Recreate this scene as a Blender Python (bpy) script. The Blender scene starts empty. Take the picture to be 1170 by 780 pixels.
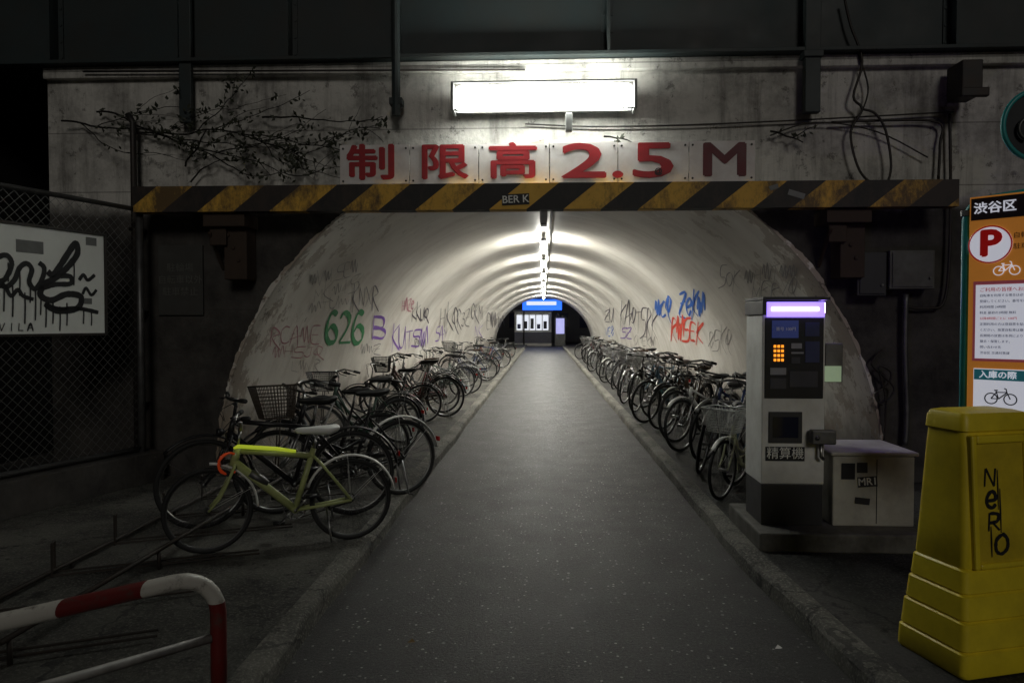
import bpy, math, random
from mathutils import Vector, Matrix, Euler
random.seed(7)
PI=math.pi
sc=bpy.context.scene
C=sc.collection
# ------------------------------------------------------------ camera
F=800.0; CAMZ=1.6
TH=math.atan(36/F); PH=math.atan(20/F)
cam=bpy.data.cameras.new('camera'); camo=bpy.data.objects.new('camera',cam); C.objects.link(camo)
camo.location=(0,0,CAMZ); camo.rotation_euler=(PI/2-PH,0,TH)
cam.lens=36*F/1170; cam.sensor_width=36; cam.clip_end=1000; cam.clip_start=.05
sc.camera=camo
RM=Euler((PI/2-PH,0,TH)).to_matrix()
def ray(px,py): return RM@Vector(((px-585)/F,(390-py)/F,-1))
def at(px,py,Y):
    d=ray(px,py); t=Y/d.y; return Vector((d.x*t,Y,CAMZ+d.z*t))
def gz(px,py,z=0):
    d=ray(px,py); t=(z-CAMZ)/d.z; return Vector((d.x*t,d.y*t,z))
sc.view_settings.view_transform='Standard'; sc.view_settings.look='None'; sc.view_settings.exposure=0
# ------------------------------------------------------------ mesh builder
class MB:
    def __init__(s): s.v=[]; s.f=[]
    def add(s,vs,fs):
        b=len(s.v); s.v+= [tuple(v) for v in vs]; s.f+=[tuple(i+b for i in f) for f in fs]; return s
    def box(s,x0,x1,y0,y1,z0,z1):
        return s.add([(x0,y0,z0),(x1,y0,z0),(x1,y1,z0),(x0,y1,z0),(x0,y0,z1),(x1,y0,z1),(x1,y1,z1),(x0,y1,z1)],
          [(0,3,2,1),(4,5,6,7),(0,1,5,4),(1,2,6,5),(2,3,7,6),(3,0,4,7)])
    def tube(s,pts,r,n=6,closed=False,cap=True):
        P=[Vector(p) for p in pts]; m=len(P)
        rs=r if isinstance(r,(list,tuple)) else [r]*m
        prev=None; vs=[]
        for i in range(m):
            if closed: t=P[(i+1)%m]-P[i-1]
            elif i==0: t=P[1]-P[0]
            elif i==m-1: t=P[-1]-P[-2]
            else: t=(P[i+1]-P[i]).normalized()+(P[i]-P[i-1]).normalized()
            if t.length<1e-9: t=Vector((0,0,1))
            t.normalize()
            if prev is None:
                a=Vector((0,0,1)) if abs(t.z)<.9 else Vector((1,0,0))
                u=t.cross(a).normalized()
            else:
                u=(prev-t*prev.dot(t))
                if u.length<1e-6: u=t.cross(Vector((0.3,0.5,.8)))
                u.normalize()
            prev=u; w=t.cross(u)
            for k in range(n):
                a=2*PI*k/n; vs.append(P[i]+(u*math.cos(a)+w*math.sin(a))*rs[i])
        fs=[]
        for i in range(m if closed else m-1):
            j=(i+1)%m
            for k in range(n):
                l=(k+1)%n; fs.append((i*n+k,i*n+l,j*n+l,j*n+k))
        if cap and not closed:
            fs.append(tuple(range(n-1,-1,-1))); fs.append(tuple((m-1)*n+k for k in range(n)))
        return s.add(vs,fs)
    def disc(s,c,r,ax='y',n=24,th=.004):
        c=Vector(c); A={'x':Vector((1,0,0)),'y':Vector((0,1,0)),'z':Vector((0,0,1))}[ax]
        return s.tube([c-A*th/2,c+A*th/2],r,n)
    def loft(s,rings,cap=True):
        n=len(rings[0]); vs=[p for r in rings for p in r]; fs=[]
        for i in range(len(rings)-1):
            for k in range(n):
                l=(k+1)%n; fs.append((i*n+k,i*n+l,(i+1)*n+l,(i+1)*n+k))
        if cap: fs.append(tuple(range(n-1,-1,-1))); fs.append(tuple((len(rings)-1)*n+k for k in range(n)))
        return s.add(vs,fs)
    def mesh(s,name,smooth=False):
        me=bpy.data.meshes.new(name); me.from_pydata(s.v,[],s.f); me.update()
        if smooth: me.polygons.foreach_set('use_smooth',[True]*len(me.polygons))
        return me
ROOT={}
def tag(o,label,cat,group=None,kind=None):
    if label: o['label']=label
    if cat: o['category']=cat
    if group: o['group']=group
    if kind: o['kind']=kind
    return o
def thing(name,label,cat,loc=(0,0,0),group=None):
    o=bpy.data.objects.new(name,None); C.objects.link(o); o.location=loc; o.empty_display_size=.1
    ROOT[o.name]=Vector(loc)
    return tag(o,label,cat,group)
def setpar(o,parent):
    o.parent=parent
    if parent.name in ROOT: o.matrix_parent_inverse=Matrix.Translation(-ROOT[parent.name])
def obj(name,mb,mat,parent=None,smooth=False,bevel=0,label=None):
    me=mb if isinstance(mb,bpy.types.Mesh) else mb.mesh(name,smooth)
    if not len(me.materials): me.materials.append(mat)
    o=bpy.data.objects.new(name,me); C.objects.link(o)
    if parent: setpar(o,parent)
    if bevel:
        b=o.modifiers.new('bevel','BEVEL'); b.width=bevel; b.segments=2; b.limit_method='ANGLE'
    if label: o['label']=label
    return o
def struct(name,mb,mat,smooth=False,bevel=0):
    o=obj(name,mb,mat,None,smooth,bevel); o['kind']='structure'; return o
# ------------------------------------------------------------ materials
def nd(t,ty,**k):
    n=t.nodes.new(ty)
    for a,b in k.items(): setattr(n,a,b)
    return n
def newmat(name):
    m=bpy.data.materials.new(name); m.use_nodes=True; t=m.node_tree
    return m,t,t.nodes['Principled BSDF'],t.links
def noise(t,co,scale,detail=6,rough=.6,sv=None):
    n=nd(t,'ShaderNodeTexNoise'); n.inputs['Scale'].default_value=scale; n.inputs['Detail'].default_value=detail; n.inputs['Roughness'].default_value=rough
    if sv:
        mp=nd(t,'ShaderNodeMapping'); mp.inputs['Scale'].default_value=sv; t.links.new(co,mp.inputs[0]); co=mp.outputs[0]
    t.links.new(co,n.inputs['Vector']); return n.outputs['Fac']
def ramp(t,f,a,b,c0=(0,0,0,1),c1=(1,1,1,1)):
    r=nd(t,'ShaderNodeValToRGB'); r.color_ramp.elements[0].position=a; r.color_ramp.elements[1].position=b
    r.color_ramp.elements[0].color=c0; r.color_ramp.elements[1].color=c1
    t.links.new(f,r.inputs[0]); return r.outputs[0]
def mix(t,f,a,b,mode='MIX'):
    m=nd(t,'ShaderNodeMix',data_type='RGBA',blend_type=mode)
    for i,x in ((0,f),(6,a),(7,b)):
        if isinstance(x,(int,float)): m.inputs[i].default_value=x
        elif isinstance(x,tuple): m.inputs[i].default_value=x if len(x)==4 else (*x,1)
        else: t.links.new(x,m.inputs[i])
    return m.outputs[2]
def mth(t,op,a,b=0.,c=None):
    m=nd(t,'ShaderNodeMath',operation=op)
    for i,x in enumerate((a,b,c)):
        if x is None: continue
        if isinstance(x,(int,float)): m.inputs[i].default_value=x
        else: t.links.new(x,m.inputs[i])
    return m.outputs[0]
def bumpn(t,p,h,st=.3,dist=.01):
    b=nd(t,'ShaderNodeBump'); b.inputs['Strength'].default_value=st; b.inputs['Distance'].default_value=dist
    t.links.new(h,b.inputs['Height']); t.links.new(b.outputs[0],p.inputs['Normal'])
def M(name,col,rough=.6,metal=0,var=.2,scale=9,bump=0,bs=80,dirt=0,emit=None,es=0,dcol=(.03,.025,.02)):
    m,t,p,L=newmat(name); tc=nd(t,'ShaderNodeTexCoord'); co=tc.outputs['Object']
    n=noise(t,co,scale)
    a=tuple(max(0,c*(1-var)) for c in col); b=tuple(min(1,c*(1+var)) for c in col)
    c=mix(t,n,a,b)
    if dirt:
        f=ramp(t,noise(t,co,scale*.6,8,.7),.5-.1,.5+.22); f=mth(t,'MULTIPLY',f,dirt); c=mix(t,f,c,dcol)
    L.new(c,p.inputs['Base Color'])
    p.inputs['Metallic'].default_value=metal
    L.new(mth(t,'MULTIPLY_ADD',n,.3,rough-.15),p.inputs['Roughness'])
    if bump: bumpn(t,p,noise(t,co,bs),bump,.004)
    if emit: p.inputs['Emission Color'].default_value=(*emit,1); p.inputs['Emission Strength'].default_value=es
    return m
def sep(t,co):
    s=nd(t,'ShaderNodeSeparateXYZ'); t.links.new(co,s.inputs[0]); return s.outputs
def mat_asphalt():
    m,t,p,L=newmat('asphalt'); co=nd(t,'ShaderNodeTexCoord').outputs['Object']
    x,y,z=sep(t,co)
    c=mix(t,ramp(t,noise(t,co,1.3,7,.65),.38,.64),(.016,.017,.019),(.042,.042,.042))
    g=ramp(t,noise(t,co,85,4,.8),.51,.60)
    c=mix(t,mth(t,'MULTIPLY',g,.8),c,(.17,.17,.165))
    c=mix(t,mth(t,'MULTIPLY',ramp(t,noise(t,co,48,4,.8),.5,.4),.7),c,(.008,.008,.009))
    for sc_,th_,pr in ((30,.20,.60),(12,.11,.70)):
        v=nd(t,'ShaderNodeTexVoronoi'); v.inputs['Scale'].default_value=sc_; L.new(co,v.inputs['Vector'])
        spk=mth(t,'LESS_THAN',v.outputs['Distance'],th_)
        vs=sep(t,v.outputs['Color'])
        spk=mth(t,'MULTIPLY',spk,mth(t,'GREATER_THAN',vs[0],pr)); spk=mth(t,'MULTIPLY',spk,vs[1])
        c=mix(t,spk,c,(.74,.73,.70))
    ax=mth(t,'ABSOLUTE',x); ed=ramp(t,mth(t,'ADD',mth(t,'MULTIPLY',ax,.6),mth(t,'MULTIPLY',noise(t,co,4,7,.7),.2)),.72,.86)
    c=mix(t,mth(t,'MULTIPLY',ed,.7),c,(.012,.011,.010))
    st=ramp(t,noise(t,co,2.3,6,.7,(1,.25,1)),.5,.72); c=mix(t,mth(t,'MULTIPLY',st,.55),c,(.012,.012,.013))
    L.new(c,p.inputs['Base Color'])
    L.new(mth(t,'MULTIPLY_ADD',noise(t,co,3),.35,.28),p.inputs['Roughness'])
    bumpn(t,p,noise(t,co,60,6,.85),1.,.035)
    return m
def mat_pave(name,a,b,seed=0.):
    m,t,p,L=newmat(name); co=nd(t,'ShaderNodeTexCoord').outputs['Object']
    mp=nd(t,'ShaderNodeMapping'); mp.inputs['Location'].default_value=(seed,seed,0); L.new(co,mp.inputs[0]); co=mp.outputs[0]
    c=mix(t,ramp(t,noise(t,co,1.4,8,.65),.4,.62),a,b)
    c=mix(t,ramp(t,noise(t,co,60,3,.7),.5,.72),c,tuple(x*1.7 for x in b))
    c=mix(t,ramp(t,noise(t,co,6,9,.8),.56,.62),c,tuple(x*.7 for x in a))
    v=nd(t,'ShaderNodeTexVoronoi',feature='DISTANCE_TO_EDGE'); v.inputs['Scale'].default_value=.8
    w=nd(t,'ShaderNodeMix',data_type='VECTOR'); w.inputs[0].default_value=.2
    nn=nd(t,'ShaderNodeTexNoise'); nn.inputs['Scale'].default_value=5; nn.inputs['Detail'].default_value=8; L.new(co,nn.inputs['Vector'])
    L.new(co,w.inputs[4]); L.new(nn.outputs['Color'],w.inputs[5]); L.new(w.outputs[1],v.inputs['Vector'])
    cr=mth(t,'LESS_THAN',v.outputs['Distance'],.005)
    c=mix(t,mth(t,'MULTIPLY',cr,.6),c,(.012,.012,.012))
    L.new(c,p.inputs['Base Color']); p.inputs['Roughness'].default_value=.75
    bumpn(t,p,noise(t,co,22,9,.8),1.,.05)
    return m
def mat_lining():
    m,t,p,L=newmat('painted_vault'); co=nd(t,'ShaderNodeTexCoord').outputs['Object']
    x,y,z=sep(t,co)
    c=mix(t,ramp(t,noise(t,co,1.0,7,.55),.3,.7),(.60,.56,.50),(.80,.77,.71))
    st=ramp(t,noise(t,co,1.6,7,.7,(.5,3.2,.5)),.50,.8); c=mix(t,mth(t,'MULTIPLY',st,.42),c,(.28,.22,.17))
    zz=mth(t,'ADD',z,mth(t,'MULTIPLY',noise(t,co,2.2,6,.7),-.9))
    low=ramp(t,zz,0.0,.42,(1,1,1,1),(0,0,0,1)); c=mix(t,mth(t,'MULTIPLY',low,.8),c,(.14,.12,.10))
    yy=ramp(t,mth(t,'MULTIPLY_ADD',y,.1,-.6),.06,.40,(1,1,1,1),(.1,.1,.1,1))
    # flaking paint, dense right at the mouth and thinning inward
    edge=ramp(t,mth(t,'MULTIPLY_ADD',y,.1,-.6),.077,.16,(1,1,1,1),(0,0,0,1))
    pn=mth(t,'ADD',noise(t,co,1.7,9,.72),mth(t,'MULTIPLY',edge,.07))
    pe=ramp(t,pn,.55,.562); pe2=mth(t,'MULTIPLY',pe,yy)
    c=mix(t,mth(t,'MULTIPLY',pe2,.72),c,(.26,.19,.13))
    sp=ramp(t,mth(t,'ADD',noise(t,co,4.5,8,.75),mth(t,'MULTIPLY',edge,.05)),.645,.66); c=mix(t,mth(t,'MULTIPLY',sp,mth(t,'MULTIPLY',yy,.85)),c,(.09,.07,.052))
    L.new(c,p.inputs['Base Color']); p.inputs['Roughness'].default_value=.45
    j=mth(t,'PINGPONG',y,.9); j=mth(t,'LESS_THAN',j,.03)
    h=mth(t,'ADD',mth(t,'MULTIPLY',noise(t,co,9,5,.5),.5),mth(t,'MULTIPLY',j,-.4)); h=mth(t,'ADD',h,mth(t,'MULTIPLY',pe2,-.3))
    bumpn(t,p,h,.35,.012)
    return m
def mat_headwall():
    m,t,p,L=newmat('stained_concrete'); co=nd(t,'ShaderNodeTexCoord').outputs['Object']
    x,y,z=sep(t,co)
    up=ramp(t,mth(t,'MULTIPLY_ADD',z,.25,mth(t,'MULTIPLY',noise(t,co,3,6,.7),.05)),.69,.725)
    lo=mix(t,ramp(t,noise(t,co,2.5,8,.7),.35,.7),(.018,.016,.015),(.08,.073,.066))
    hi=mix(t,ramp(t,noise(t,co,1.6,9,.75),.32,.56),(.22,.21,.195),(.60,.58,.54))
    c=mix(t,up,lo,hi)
    st=ramp(t,noise(t,co,2.0,7,.75,(3.5,1,.3)),.49,.74); c=mix(t,mth(t,'MULTIPLY',st,.65),c,(.055,.048,.042))
    sp=ramp(t,noise(t,co,7,9,.8),.58,.615); c=mix(t,mth(t,'MULTIPLY',sp,.6),c,(.05,.043,.036))
    # faint block courses
    cz_=mth(t,'LESS_THAN',mth(t,'PINGPONG',z,.29),.006); c=mix(t,mth(t,'MULTIPLY',cz_,.5),c,(.04,.036,.03))
    L.new(c,p.inputs['Base Color']); p.inputs['Roughness'].default_value=.85
    bumpn(t,p,noise(t,co,16,8,.65),.6,.015)
    return m
def mat_stripes():
    m,t,p,L=newmat('hazard_stripes'); co=nd(t,'ShaderNodeTexCoord').outputs['Object']
    x,y,z=sep(t,co)
    f=mth(t,'FRACT',mth(t,'DIVIDE',mth(t,'ADD',mth(t,'SUBTRACT',x,mth(t,'MULTIPLY',z,1.25)),20.12),.68))
    s=mth(t,'LESS_THAN',f,.5)
    ye=mix(t,noise(t,co,6,7,.7),(.58,.30,.03),(.85,.52,.08))
    c=mix(t,s,(.013,.012,.012),ye)
    e=mth(t,'MULTIPLY',mth(t,'ABSOLUTE',x),.045)  # dark grime thickened toward both ends, painting in the light falling off
    g=ramp(t,mth(t,'ADD',noise(t,co,4,9,.8,(1,1,.5)),e),.53,.68); c=mix(t,mth(t,'MULTIPLY',g,.86),c,(.04,.027,.022))
    L.new(c,p.inputs['Base Color']); p.inputs['Roughness'].default_value=.6
    bumpn(t,p,noise(t,co,40),.3,.004)
    return m
def mat_banded():
    m,t,p,L=newmat('red_and_white_paint'); co=nd(t,'ShaderNodeTexCoord').outputs['Object']
    x,y,z=sep(t,co)
    s1=mth(t,'MULTIPLY',mth(t,'LESS_THAN',x,-1.475),mth(t,'GREATER_THAN',x,-1.665))
    s2=mth(t,'MULTIPLY',mth(t,'GREATER_THAN',x,-1.40),mth(t,'LESS_THAN',z,.50))
    s=mth(t,'MAXIMUM',s1,s2)
    c=mix(t,s,(.50,.48,.43),(.13,.013,.011))
    g=ramp(t,noise(t,co,14,9,.75),.51,.63); c=mix(t,mth(t,'MULTIPLY',g,.75),c,(.07,.05,.04))
    L.new(c,p.inputs['Base Color']); p.inputs['Roughness'].default_value=.4
    return m
ASPH=mat_asphalt(); PAVL=mat_pave('rough_concrete',(.028,.026,.023),(.14,.135,.115)); PAVR=mat_pave('dark_concrete',(.022,.021,.02),(.085,.082,.075),5.3)
KERB=mat_pave('kerb_concrete',(.075,.072,.062),(.25,.24,.205),2.1)
PLIN=M('plinth_concrete',(.15,.145,.13),.8,var=.5,scale=6,bump=.5,bs=40,dirt=.85)
LIN=mat_lining(); HEAD=mat_headwall(); STR=mat_stripes(); BAND=mat_banded()
BLK=M('black_paint',(.012,.012,.013),.35,var=.3); RUB=M('rubber',(.012,.012,.012),.75,var=.3)
CHR=M('worn_chrome',(.36,.36,.36),.33,1,var=.3,scale=20,dirt=.4); SPK=M('dull_spoke_steel',(.12,.12,.12),.45,.9); STEEL=M('dull_steel',(.16,.16,.16),.5,.7,var=.4,dirt=.5)
DSTEEL=M('dark_steel',(.035,.033,.032),.55,.4,var=.4,dirt=.5,dcol=(.05,.025,.012)); RUST=M('rusty_steel',(.05,.032,.022),.75,.2,var=.5,scale=14,bump=.4)
RACKM=M('rack_steel',(.035,.03,.026),.6,.3,var=.5,dirt=.5,dcol=(.04,.02,.01))
WHT=M('white_paint',(.70,.70,.67),.4,var=.06,dirt=.4,dcol=(.25,.22,.17)); WPL=M('white_plastic',(.78,.78,.75),.45,var=.05)
SIGNW=M('sign_white',(.78,.75,.74),.5,var=.08,dirt=.45,scale=5,dcol=(.34,.23,.19))
RED=M('sign_red',(.34,.008,.014),.55,var=.35,scale=16); INK=M('black_ink',(.012,.012,.014),.6,var=.2)
TEAL=M('teal_paint',(.03,.34,.34),.4,var=.2,dirt=.3); GRY=M('grey_paint',(.20,.205,.20),.5,var=.15,dirt=.5)
LGRY=M('light_grey_paint',(.72,.72,.70),.45,var=.08,dirt=.35,dcol=(.25,.22,.18)); DGRY=M('dark_grey_plastic',(.03,.03,.034),.5)
YEL=M('yellow_plastic',(.90,.70,.03),.42,var=.12,scale=4,dirt=.4,bump=.1,bs=30,dcol=(.26,.18,.02))
GLS=M('dark_glass',(.01,.012,.03),.12,var=.1)
GIRD=M('girder_paint',(.020,.032,.034),.6,var=.4,scale=2.5,dirt=.7,bump=.2,bs=20)
LEAF=M('leaf_green',(.022,.026,.012),.6,var=.6,scale=30); BARK=M('vine_bark',(.012,.010,.008),.9,var=.4)
TUBE=M('lit_tube',(1,1,1),.5,var=0,emit=(1,.99,.90),es=225); LAMPF=M('lit_diffuser',(1,1,1),.5,var=0,emit=(.96,1,.92),es=36)
VIOL=M('lit_violet_panel',(.5,.5,1),.4,var=0,emit=(.34,.22,1),es=1.5); VIOS=M('violet_spill',(.5,.5,1),.4,var=0,emit=(.36,.22,1),es=22)
# ------------------------------------------------------------ text, strokes
def text(name,s,size,mat,parent,mtx,off=0,ax='CENTER',sx=1.,ext=.0008,ls=1.,bold=None):
    cu=bpy.data.curves.new(name,'FONT'); cu.body=s; cu.size=size; cu.extrude=ext; cu.offset=off; cu.align_x=ax; cu.align_y='CENTER'; cu.resolution_u=3; cu.space_line=ls
    o=bpy.data.objects.new(name,cu); C.objects.link(o); bpy.context.view_layer.update()
    dg=bpy.context.evaluated_depsgraph_get(); me=bpy.data.meshes.new_from_object(o.evaluated_get(dg)); bpy.data.objects.remove(o)
    me.transform(Matrix.Diagonal((sx,1,1,1)))
    if bold:
        vs=[v.co.copy() for v in me.vertices]; fs=[tuple(p.vertices) for p in me.polygons]; mb=MB(); b=bold
        for k,(dx,dy) in enumerate(((-b,0),(b,0),(0,b*.8),(0,-b*.8),(-b*.7,b*.5),(b*.7,-b*.5))):
            mb.add([(v.x+dx,v.y+dy,v.z+k*.00045) for v in vs],fs)
        me=mb.mesh(name)
    me.transform(mtx); me.materials.clear(); me.materials.append(mat)
    return obj(name,me,mat,parent)
def face(p): return Matrix.Translation(p)@Matrix.Rotation(PI/2,4,'X')
def smoothpts(p,k=5):
    if len(p)<3: return p
    out=[]
    for i in range(len(p)-1):
        p0=p[max(i-1,0)];p1=p[i];p2=p[i+1];p3=p[min(i+2,len(p)-1)]
        for j in range(k):
            t=j/k
            out.append(tuple(.5*((2*p1[a])+(-p0[a]+p2[a])*t+(2*p0[a]-5*p1[a]+4*p2[a]-p3[a])*t*t+(-p0[a]+3*p1[a]-3*p2[a]+p3[a])*t**3) for a in (0,1)))
    out.append(p[-1]); return out
def ribbon(mb,pts,w,f,taper=.5,jw=.15):
    n=len(pts); L=[];
    for i in range(n):
        a=pts[max(i-1,0)]; b=pts[min(i+1,n-1)]
        dx,dy=b[0]-a[0],b[1]-a[1]; l=math.hypot(dx,dy) or 1
        ww=w*(taper if i in(0,n-1) else 1)*random.uniform(1-jw,1+jw)/2
        L.append((f(pts[i][0]-dy/l*ww,pts[i][1]+dx/l*ww),f(pts[i][0]+dy/l*ww,pts[i][1]-dx/l*ww)))
    mb.add([q for p in L for q in p],[(2*i,2*i+1,2*i+3,2*i+2) for i in range(n-1)])
GL={
'6':[[(.85,.92),(.5,1),(.15,.65),(.1,.25),(.4,0),(.8,.12),(.85,.4),(.5,.55),(.15,.35)]],
'2':[[(.1,.8),(.4,1),(.8,.85),(.65,.5),(.1,.02)],[(.1,.02),(.95,.06)]],
'A':[[(0,0),(.45,1),(.9,0)],[(.15,.35),(.8,.4)]],'B':[[(.15,0),(.15,1)],[(.15,1),(.75,.9),(.7,.58),(.15,.52)],[(.15,.52),(.9,.4),(.8,.05),(.1,0)]],
'C':[[(.9,.85),(.5,1),(.1,.6),(.15,.15),(.6,0),(.95,.2)]],'E':[[(.9,1),(.15,.95),(.1,.05),(.9,0)],[(.12,.5),(.7,.55)]],
'G':[[(.9,.85),(.5,1),(.1,.6),(.15,.15),(.6,0),(.9,.25),(.9,.5),(.55,.5)]],'H':[[(.1,0),(.15,1)],[(.85,0),(.8,1)],[(.1,.5),(.85,.55)]],
'K':[[(.12,0),(.15,1)],[(.9,1),(.18,.5)],[(.18,.5),(.95,0)]],'I':[[(.5,0),(.5,1)]],'L':[[(.15,1),(.12,.05)],[(.12,.05),(.9,.03)]],
'M':[[(.05,0),(.15,1)],[(.15,1),(.5,.4)],[(.5,.4),(.85,1)],[(.85,1),(.95,0)]],'N':[[(.1,0),(.15,1)],[(.15,1),(.82,.02)],[(.82,.02),(.88,1)]],
'O':[[(.5,1),(.1,.7),(.12,.2),(.5,0),(.9,.25),(.88,.75),(.5,1)]],'R':[[(.12,0),(.15,1)],[(.15,1),(.8,.9),(.75,.55),(.15,.48)],[(.35,.5),(.95,0)]],
'S':[[(.9,.85),(.5,1),(.15,.8),(.3,.55),(.75,.45),(.85,.15),(.5,0),(.08,.12)]],'T':[[(0,.95),(.95,1)],[(.48,.97),(.45,0)]],
'U':[[(.1,1),(.12,.25),(.45,0),(.85,.25),(.9,1)]],'V':[[(.05,1),(.45,0)],[(.45,0),(.95,1)]],'X':[[(.05,0),(.95,1)],[(.1,1),(.9,0)]],'Z':[[(.1,.95),(.9,1)],[(.9,1),(.1,.02)],[(.1,.02),(.95,.05)]],
'Y':[[(.05,1),(.48,.5)],[(.95,1),(.3,0)]],'e':[[(.15,.45),(.85,.5),(.8,.85),(.45,.95),(.12,.6),(.2,.15),(.6,0),(.9,.2)]],
'D':[[(.15,0),(.15,1)],[(.15,1),(.8,.8),(.85,.25),(.12,0)]],'*':[[(.1,.2),(.9,.8),(.3,1),(.6,0),(.95,.4)]],
'~':[[(0,.4),(.2,.9),(.4,.1),(.6,.95),(.8,.1),(1,.7)]],'J':[[(.3,1),(.9,1)],[(.65,1),(.6,.2),(.3,0),(.05,.25)]],'3':[[(.1,.9),(.6,1),(.8,.75),(.4,.52),(.85,.35),(.6,0),(.05,.1)]],
'w':[[(-.1,.3),(.1,1.1),(.25,-.1),(.45,.8),(.6,0),(.8,1.2),(1.1,.2)]],'q':[[(.2,.9),(-.05,.4),(.5,.2),(.8,.8),(.3,1.0),(.4,.2),(1.05,-.35)]],
'z':[[(-.1,.9),(1.0,1.05),(.0,.05),(1.15,-.1)],[(.1,.5),(.95,.6)]],'k':[[(.1,-.25),(.25,1.25)],[(1.1,1.15),(.1,.5),(1.2,-.2)]],'a':[[(-.1,-.1),(.5,1.2),(.8,-.2)],[(-.1,.3),(1.1,.5)]],
's':[[(1.1,1.1),(.2,1.0),(.1,.6),(.9,.5),(.8,0),(-.2,-.1)]],'u':[[(0,1.1),(.1,.1),(.6,0),(.85,1.1)],[(.85,1.1),(1.0,-.2)]],'r':[[(.1,-.15),(.2,1.05),(.9,.85),(.2,.5),(1.1,-.25)]],
}
def letters(s,jit=.06,slant=.15,gap=.12):
    out=[]; n=len(s)
    for i,c in enumerate(s):
        if c==' ' : continue
        ds=random.uniform(-.08,.08); sc_=random.uniform(.85,1.12)
        for st in GL.get(c,GL['~']):
            p=smoothpts([((i+ (a*(1-gap))+slant*b*.4+random.uniform(-jit,jit)*.4)/n, ds*(jit>.05)+b*(sc_ if jit>.05 else 1)+random.uniform(-jit,jit)) for a,b in st])
            out.append(p)
    return out
# ------------------------------------------------------------ ground, road, pavements
mb=MB(); mb.add([(-250,-250,-.004),(250,-250,-.004),(250,250,-.004),(-250,250,-.004)],[(0,1,2,3)]); struct('ground',mb,PAVR)
P0=6.77; P1=46.8; R=3.22; CZ=.1
mb=MB(); mb.add([(-1.24,-3,0),(1.7,-3,0),(1.46,2.7,0),(1.34,4.6,0),(1.34,P1+14,0),(-1.24,P1+14,0)],[(0,1,2,3,4,5)]); struct('road',mb,ASPH)
def paved(x0f,x1f,y0,y1,nx,ny,z):
    mb=MB(); vs=[]
    for j in range(ny+1):
        y=y0+(y1-y0)*j/ny
        for i in range(nx+1):
            x=x0f(y)+(x1f(y)-x0f(y))*i/nx
            e=0 if i in(0,nx) else 1
            vs.append((x,y,z+e*random.uniform(-.008,.002)))
    mb.add(vs,[(j*(nx+1)+i,j*(nx+1)+i+1,(j+1)*(nx+1)+i+1,(j+1)*(nx+1)+i) for j in range(ny) for i in range(nx)]); return mb
struct('pavement',paved(lambda y:-12,lambda y:-1.31,-3,P0,40,50,.1),PAVL,True)
struct('pavement',paved(lambda y:-3.4,lambda y:-1.31,P0,P1+13,8,80,.1),PAVL,True)
kr=lambda y: 1.3 if y>4.6 else 1.3+(4.6-y)*.063 if y>2.7 else 1.42+(2.7-y)*.049
struct('pavement',paved(lambda y:kr(y)+.11,lambda y:12,-3,P0,40,50,.1),PAVR,True)
struct('pavement',paved(lambda y:1.41,lambda y:3.4,P0,P1+13,8,80,.1),PAVR,True)
def kerb(xf,sg):
    mb=MB(); rings=[]; y=-3.; w=0; h=0
    while y<P1+13:
        w=w*.8+random.uniform(-.008,.008); h=h*.8+random.uniform(-.005,.005); x=xf(y)
        joint= -.012 if (int(y/.12)%9==0) else 0
        rings.append([(x-sg*(w*.6+.002),y,-.02),(x-sg*w*.9,y,.035+h),(x+sg*(.004)-sg*w,y,.078+h),(x+sg*(.022)-sg*w*.8,y,.100+h*.7+joint),(x+sg*.06,y,.106+h*.4+joint),(x+sg*.13,y,.1025),(x+sg*.13,y,.02)])
        y+=.12
    n=7; mb.add([p for r in rings for p in r],[(i*n+k,i*n+k+1,(i+1)*n+k+1,(i+1)*n+k) for i in range(len(rings)-1) for k in range(n-1)])
    return mb
struct('kerb',kerb(lambda y:-1.2,-1),KERB); struct('kerb',kerb(kr,1),KERB)
# ------------------------------------------------------------ tunnel
tun=thing('tunnel','long round vaulted tunnel with off-white peeling paint and graffiti','tunnel',(0,P0,0))
mb=MB(); NA=64; ys=[P0+.002+i*.45 for i in range(int((P1-P0)/.45)+1)]+[P1]
rings=[]
for yy in ys:
    r=[(-R,yy,0)]+[(-math.cos(PI*k/NA)*R,yy,CZ+math.sin(PI*k/NA)*R) for k in range(NA+1)]+[(R,yy,0)]
    rings.append(r)
n=len(rings[0]); mb.add([p for r in rings for p in r],[(i*n+k,i*n+k+1,(i+1)*n+k+1,(i+1)*n+k) for i in range(len(rings)-1) for k in range(n-1)])
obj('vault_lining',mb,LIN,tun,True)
mb=MB(); vs=[]; wv=0
for k in range(361):
    a=PI*k/360; wv=wv*.9+random.uniform(-.009,.009); ro=R+.02+max(-.014,wv)
    vs+= [(-math.cos(a)*(R-.004),P0-.012,CZ+math.sin(a)*(R-.004)),(-math.cos(a)*ro,P0-.012,CZ+math.sin(a)*ro)]
mb.add(vs,[(2*k,2*k+1,2*k+3,2*k+2) for k in range(360)]); obj('mouth_rim',mb,LIN,tun)
def cyl(px,py,rr=R-.006):
    d=ray(px,py); a=d.x**2+d.z**2; b=2*(CAMZ-CZ)*d.z; c=(CAMZ-CZ)**2-rr*rr
    t=(-b+math.sqrt(b*b-4*a*c))/(2*a); X,Y,Z=d.x*t,d.y*t,CAMZ+d.z*t
    return Y, math.atan2(Z-CZ,X)*rr
def cmap(a,b,rr=R-.006): th=b/rr; return (math.cos(th)*rr,a,CZ+math.sin(th)*rr)
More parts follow.
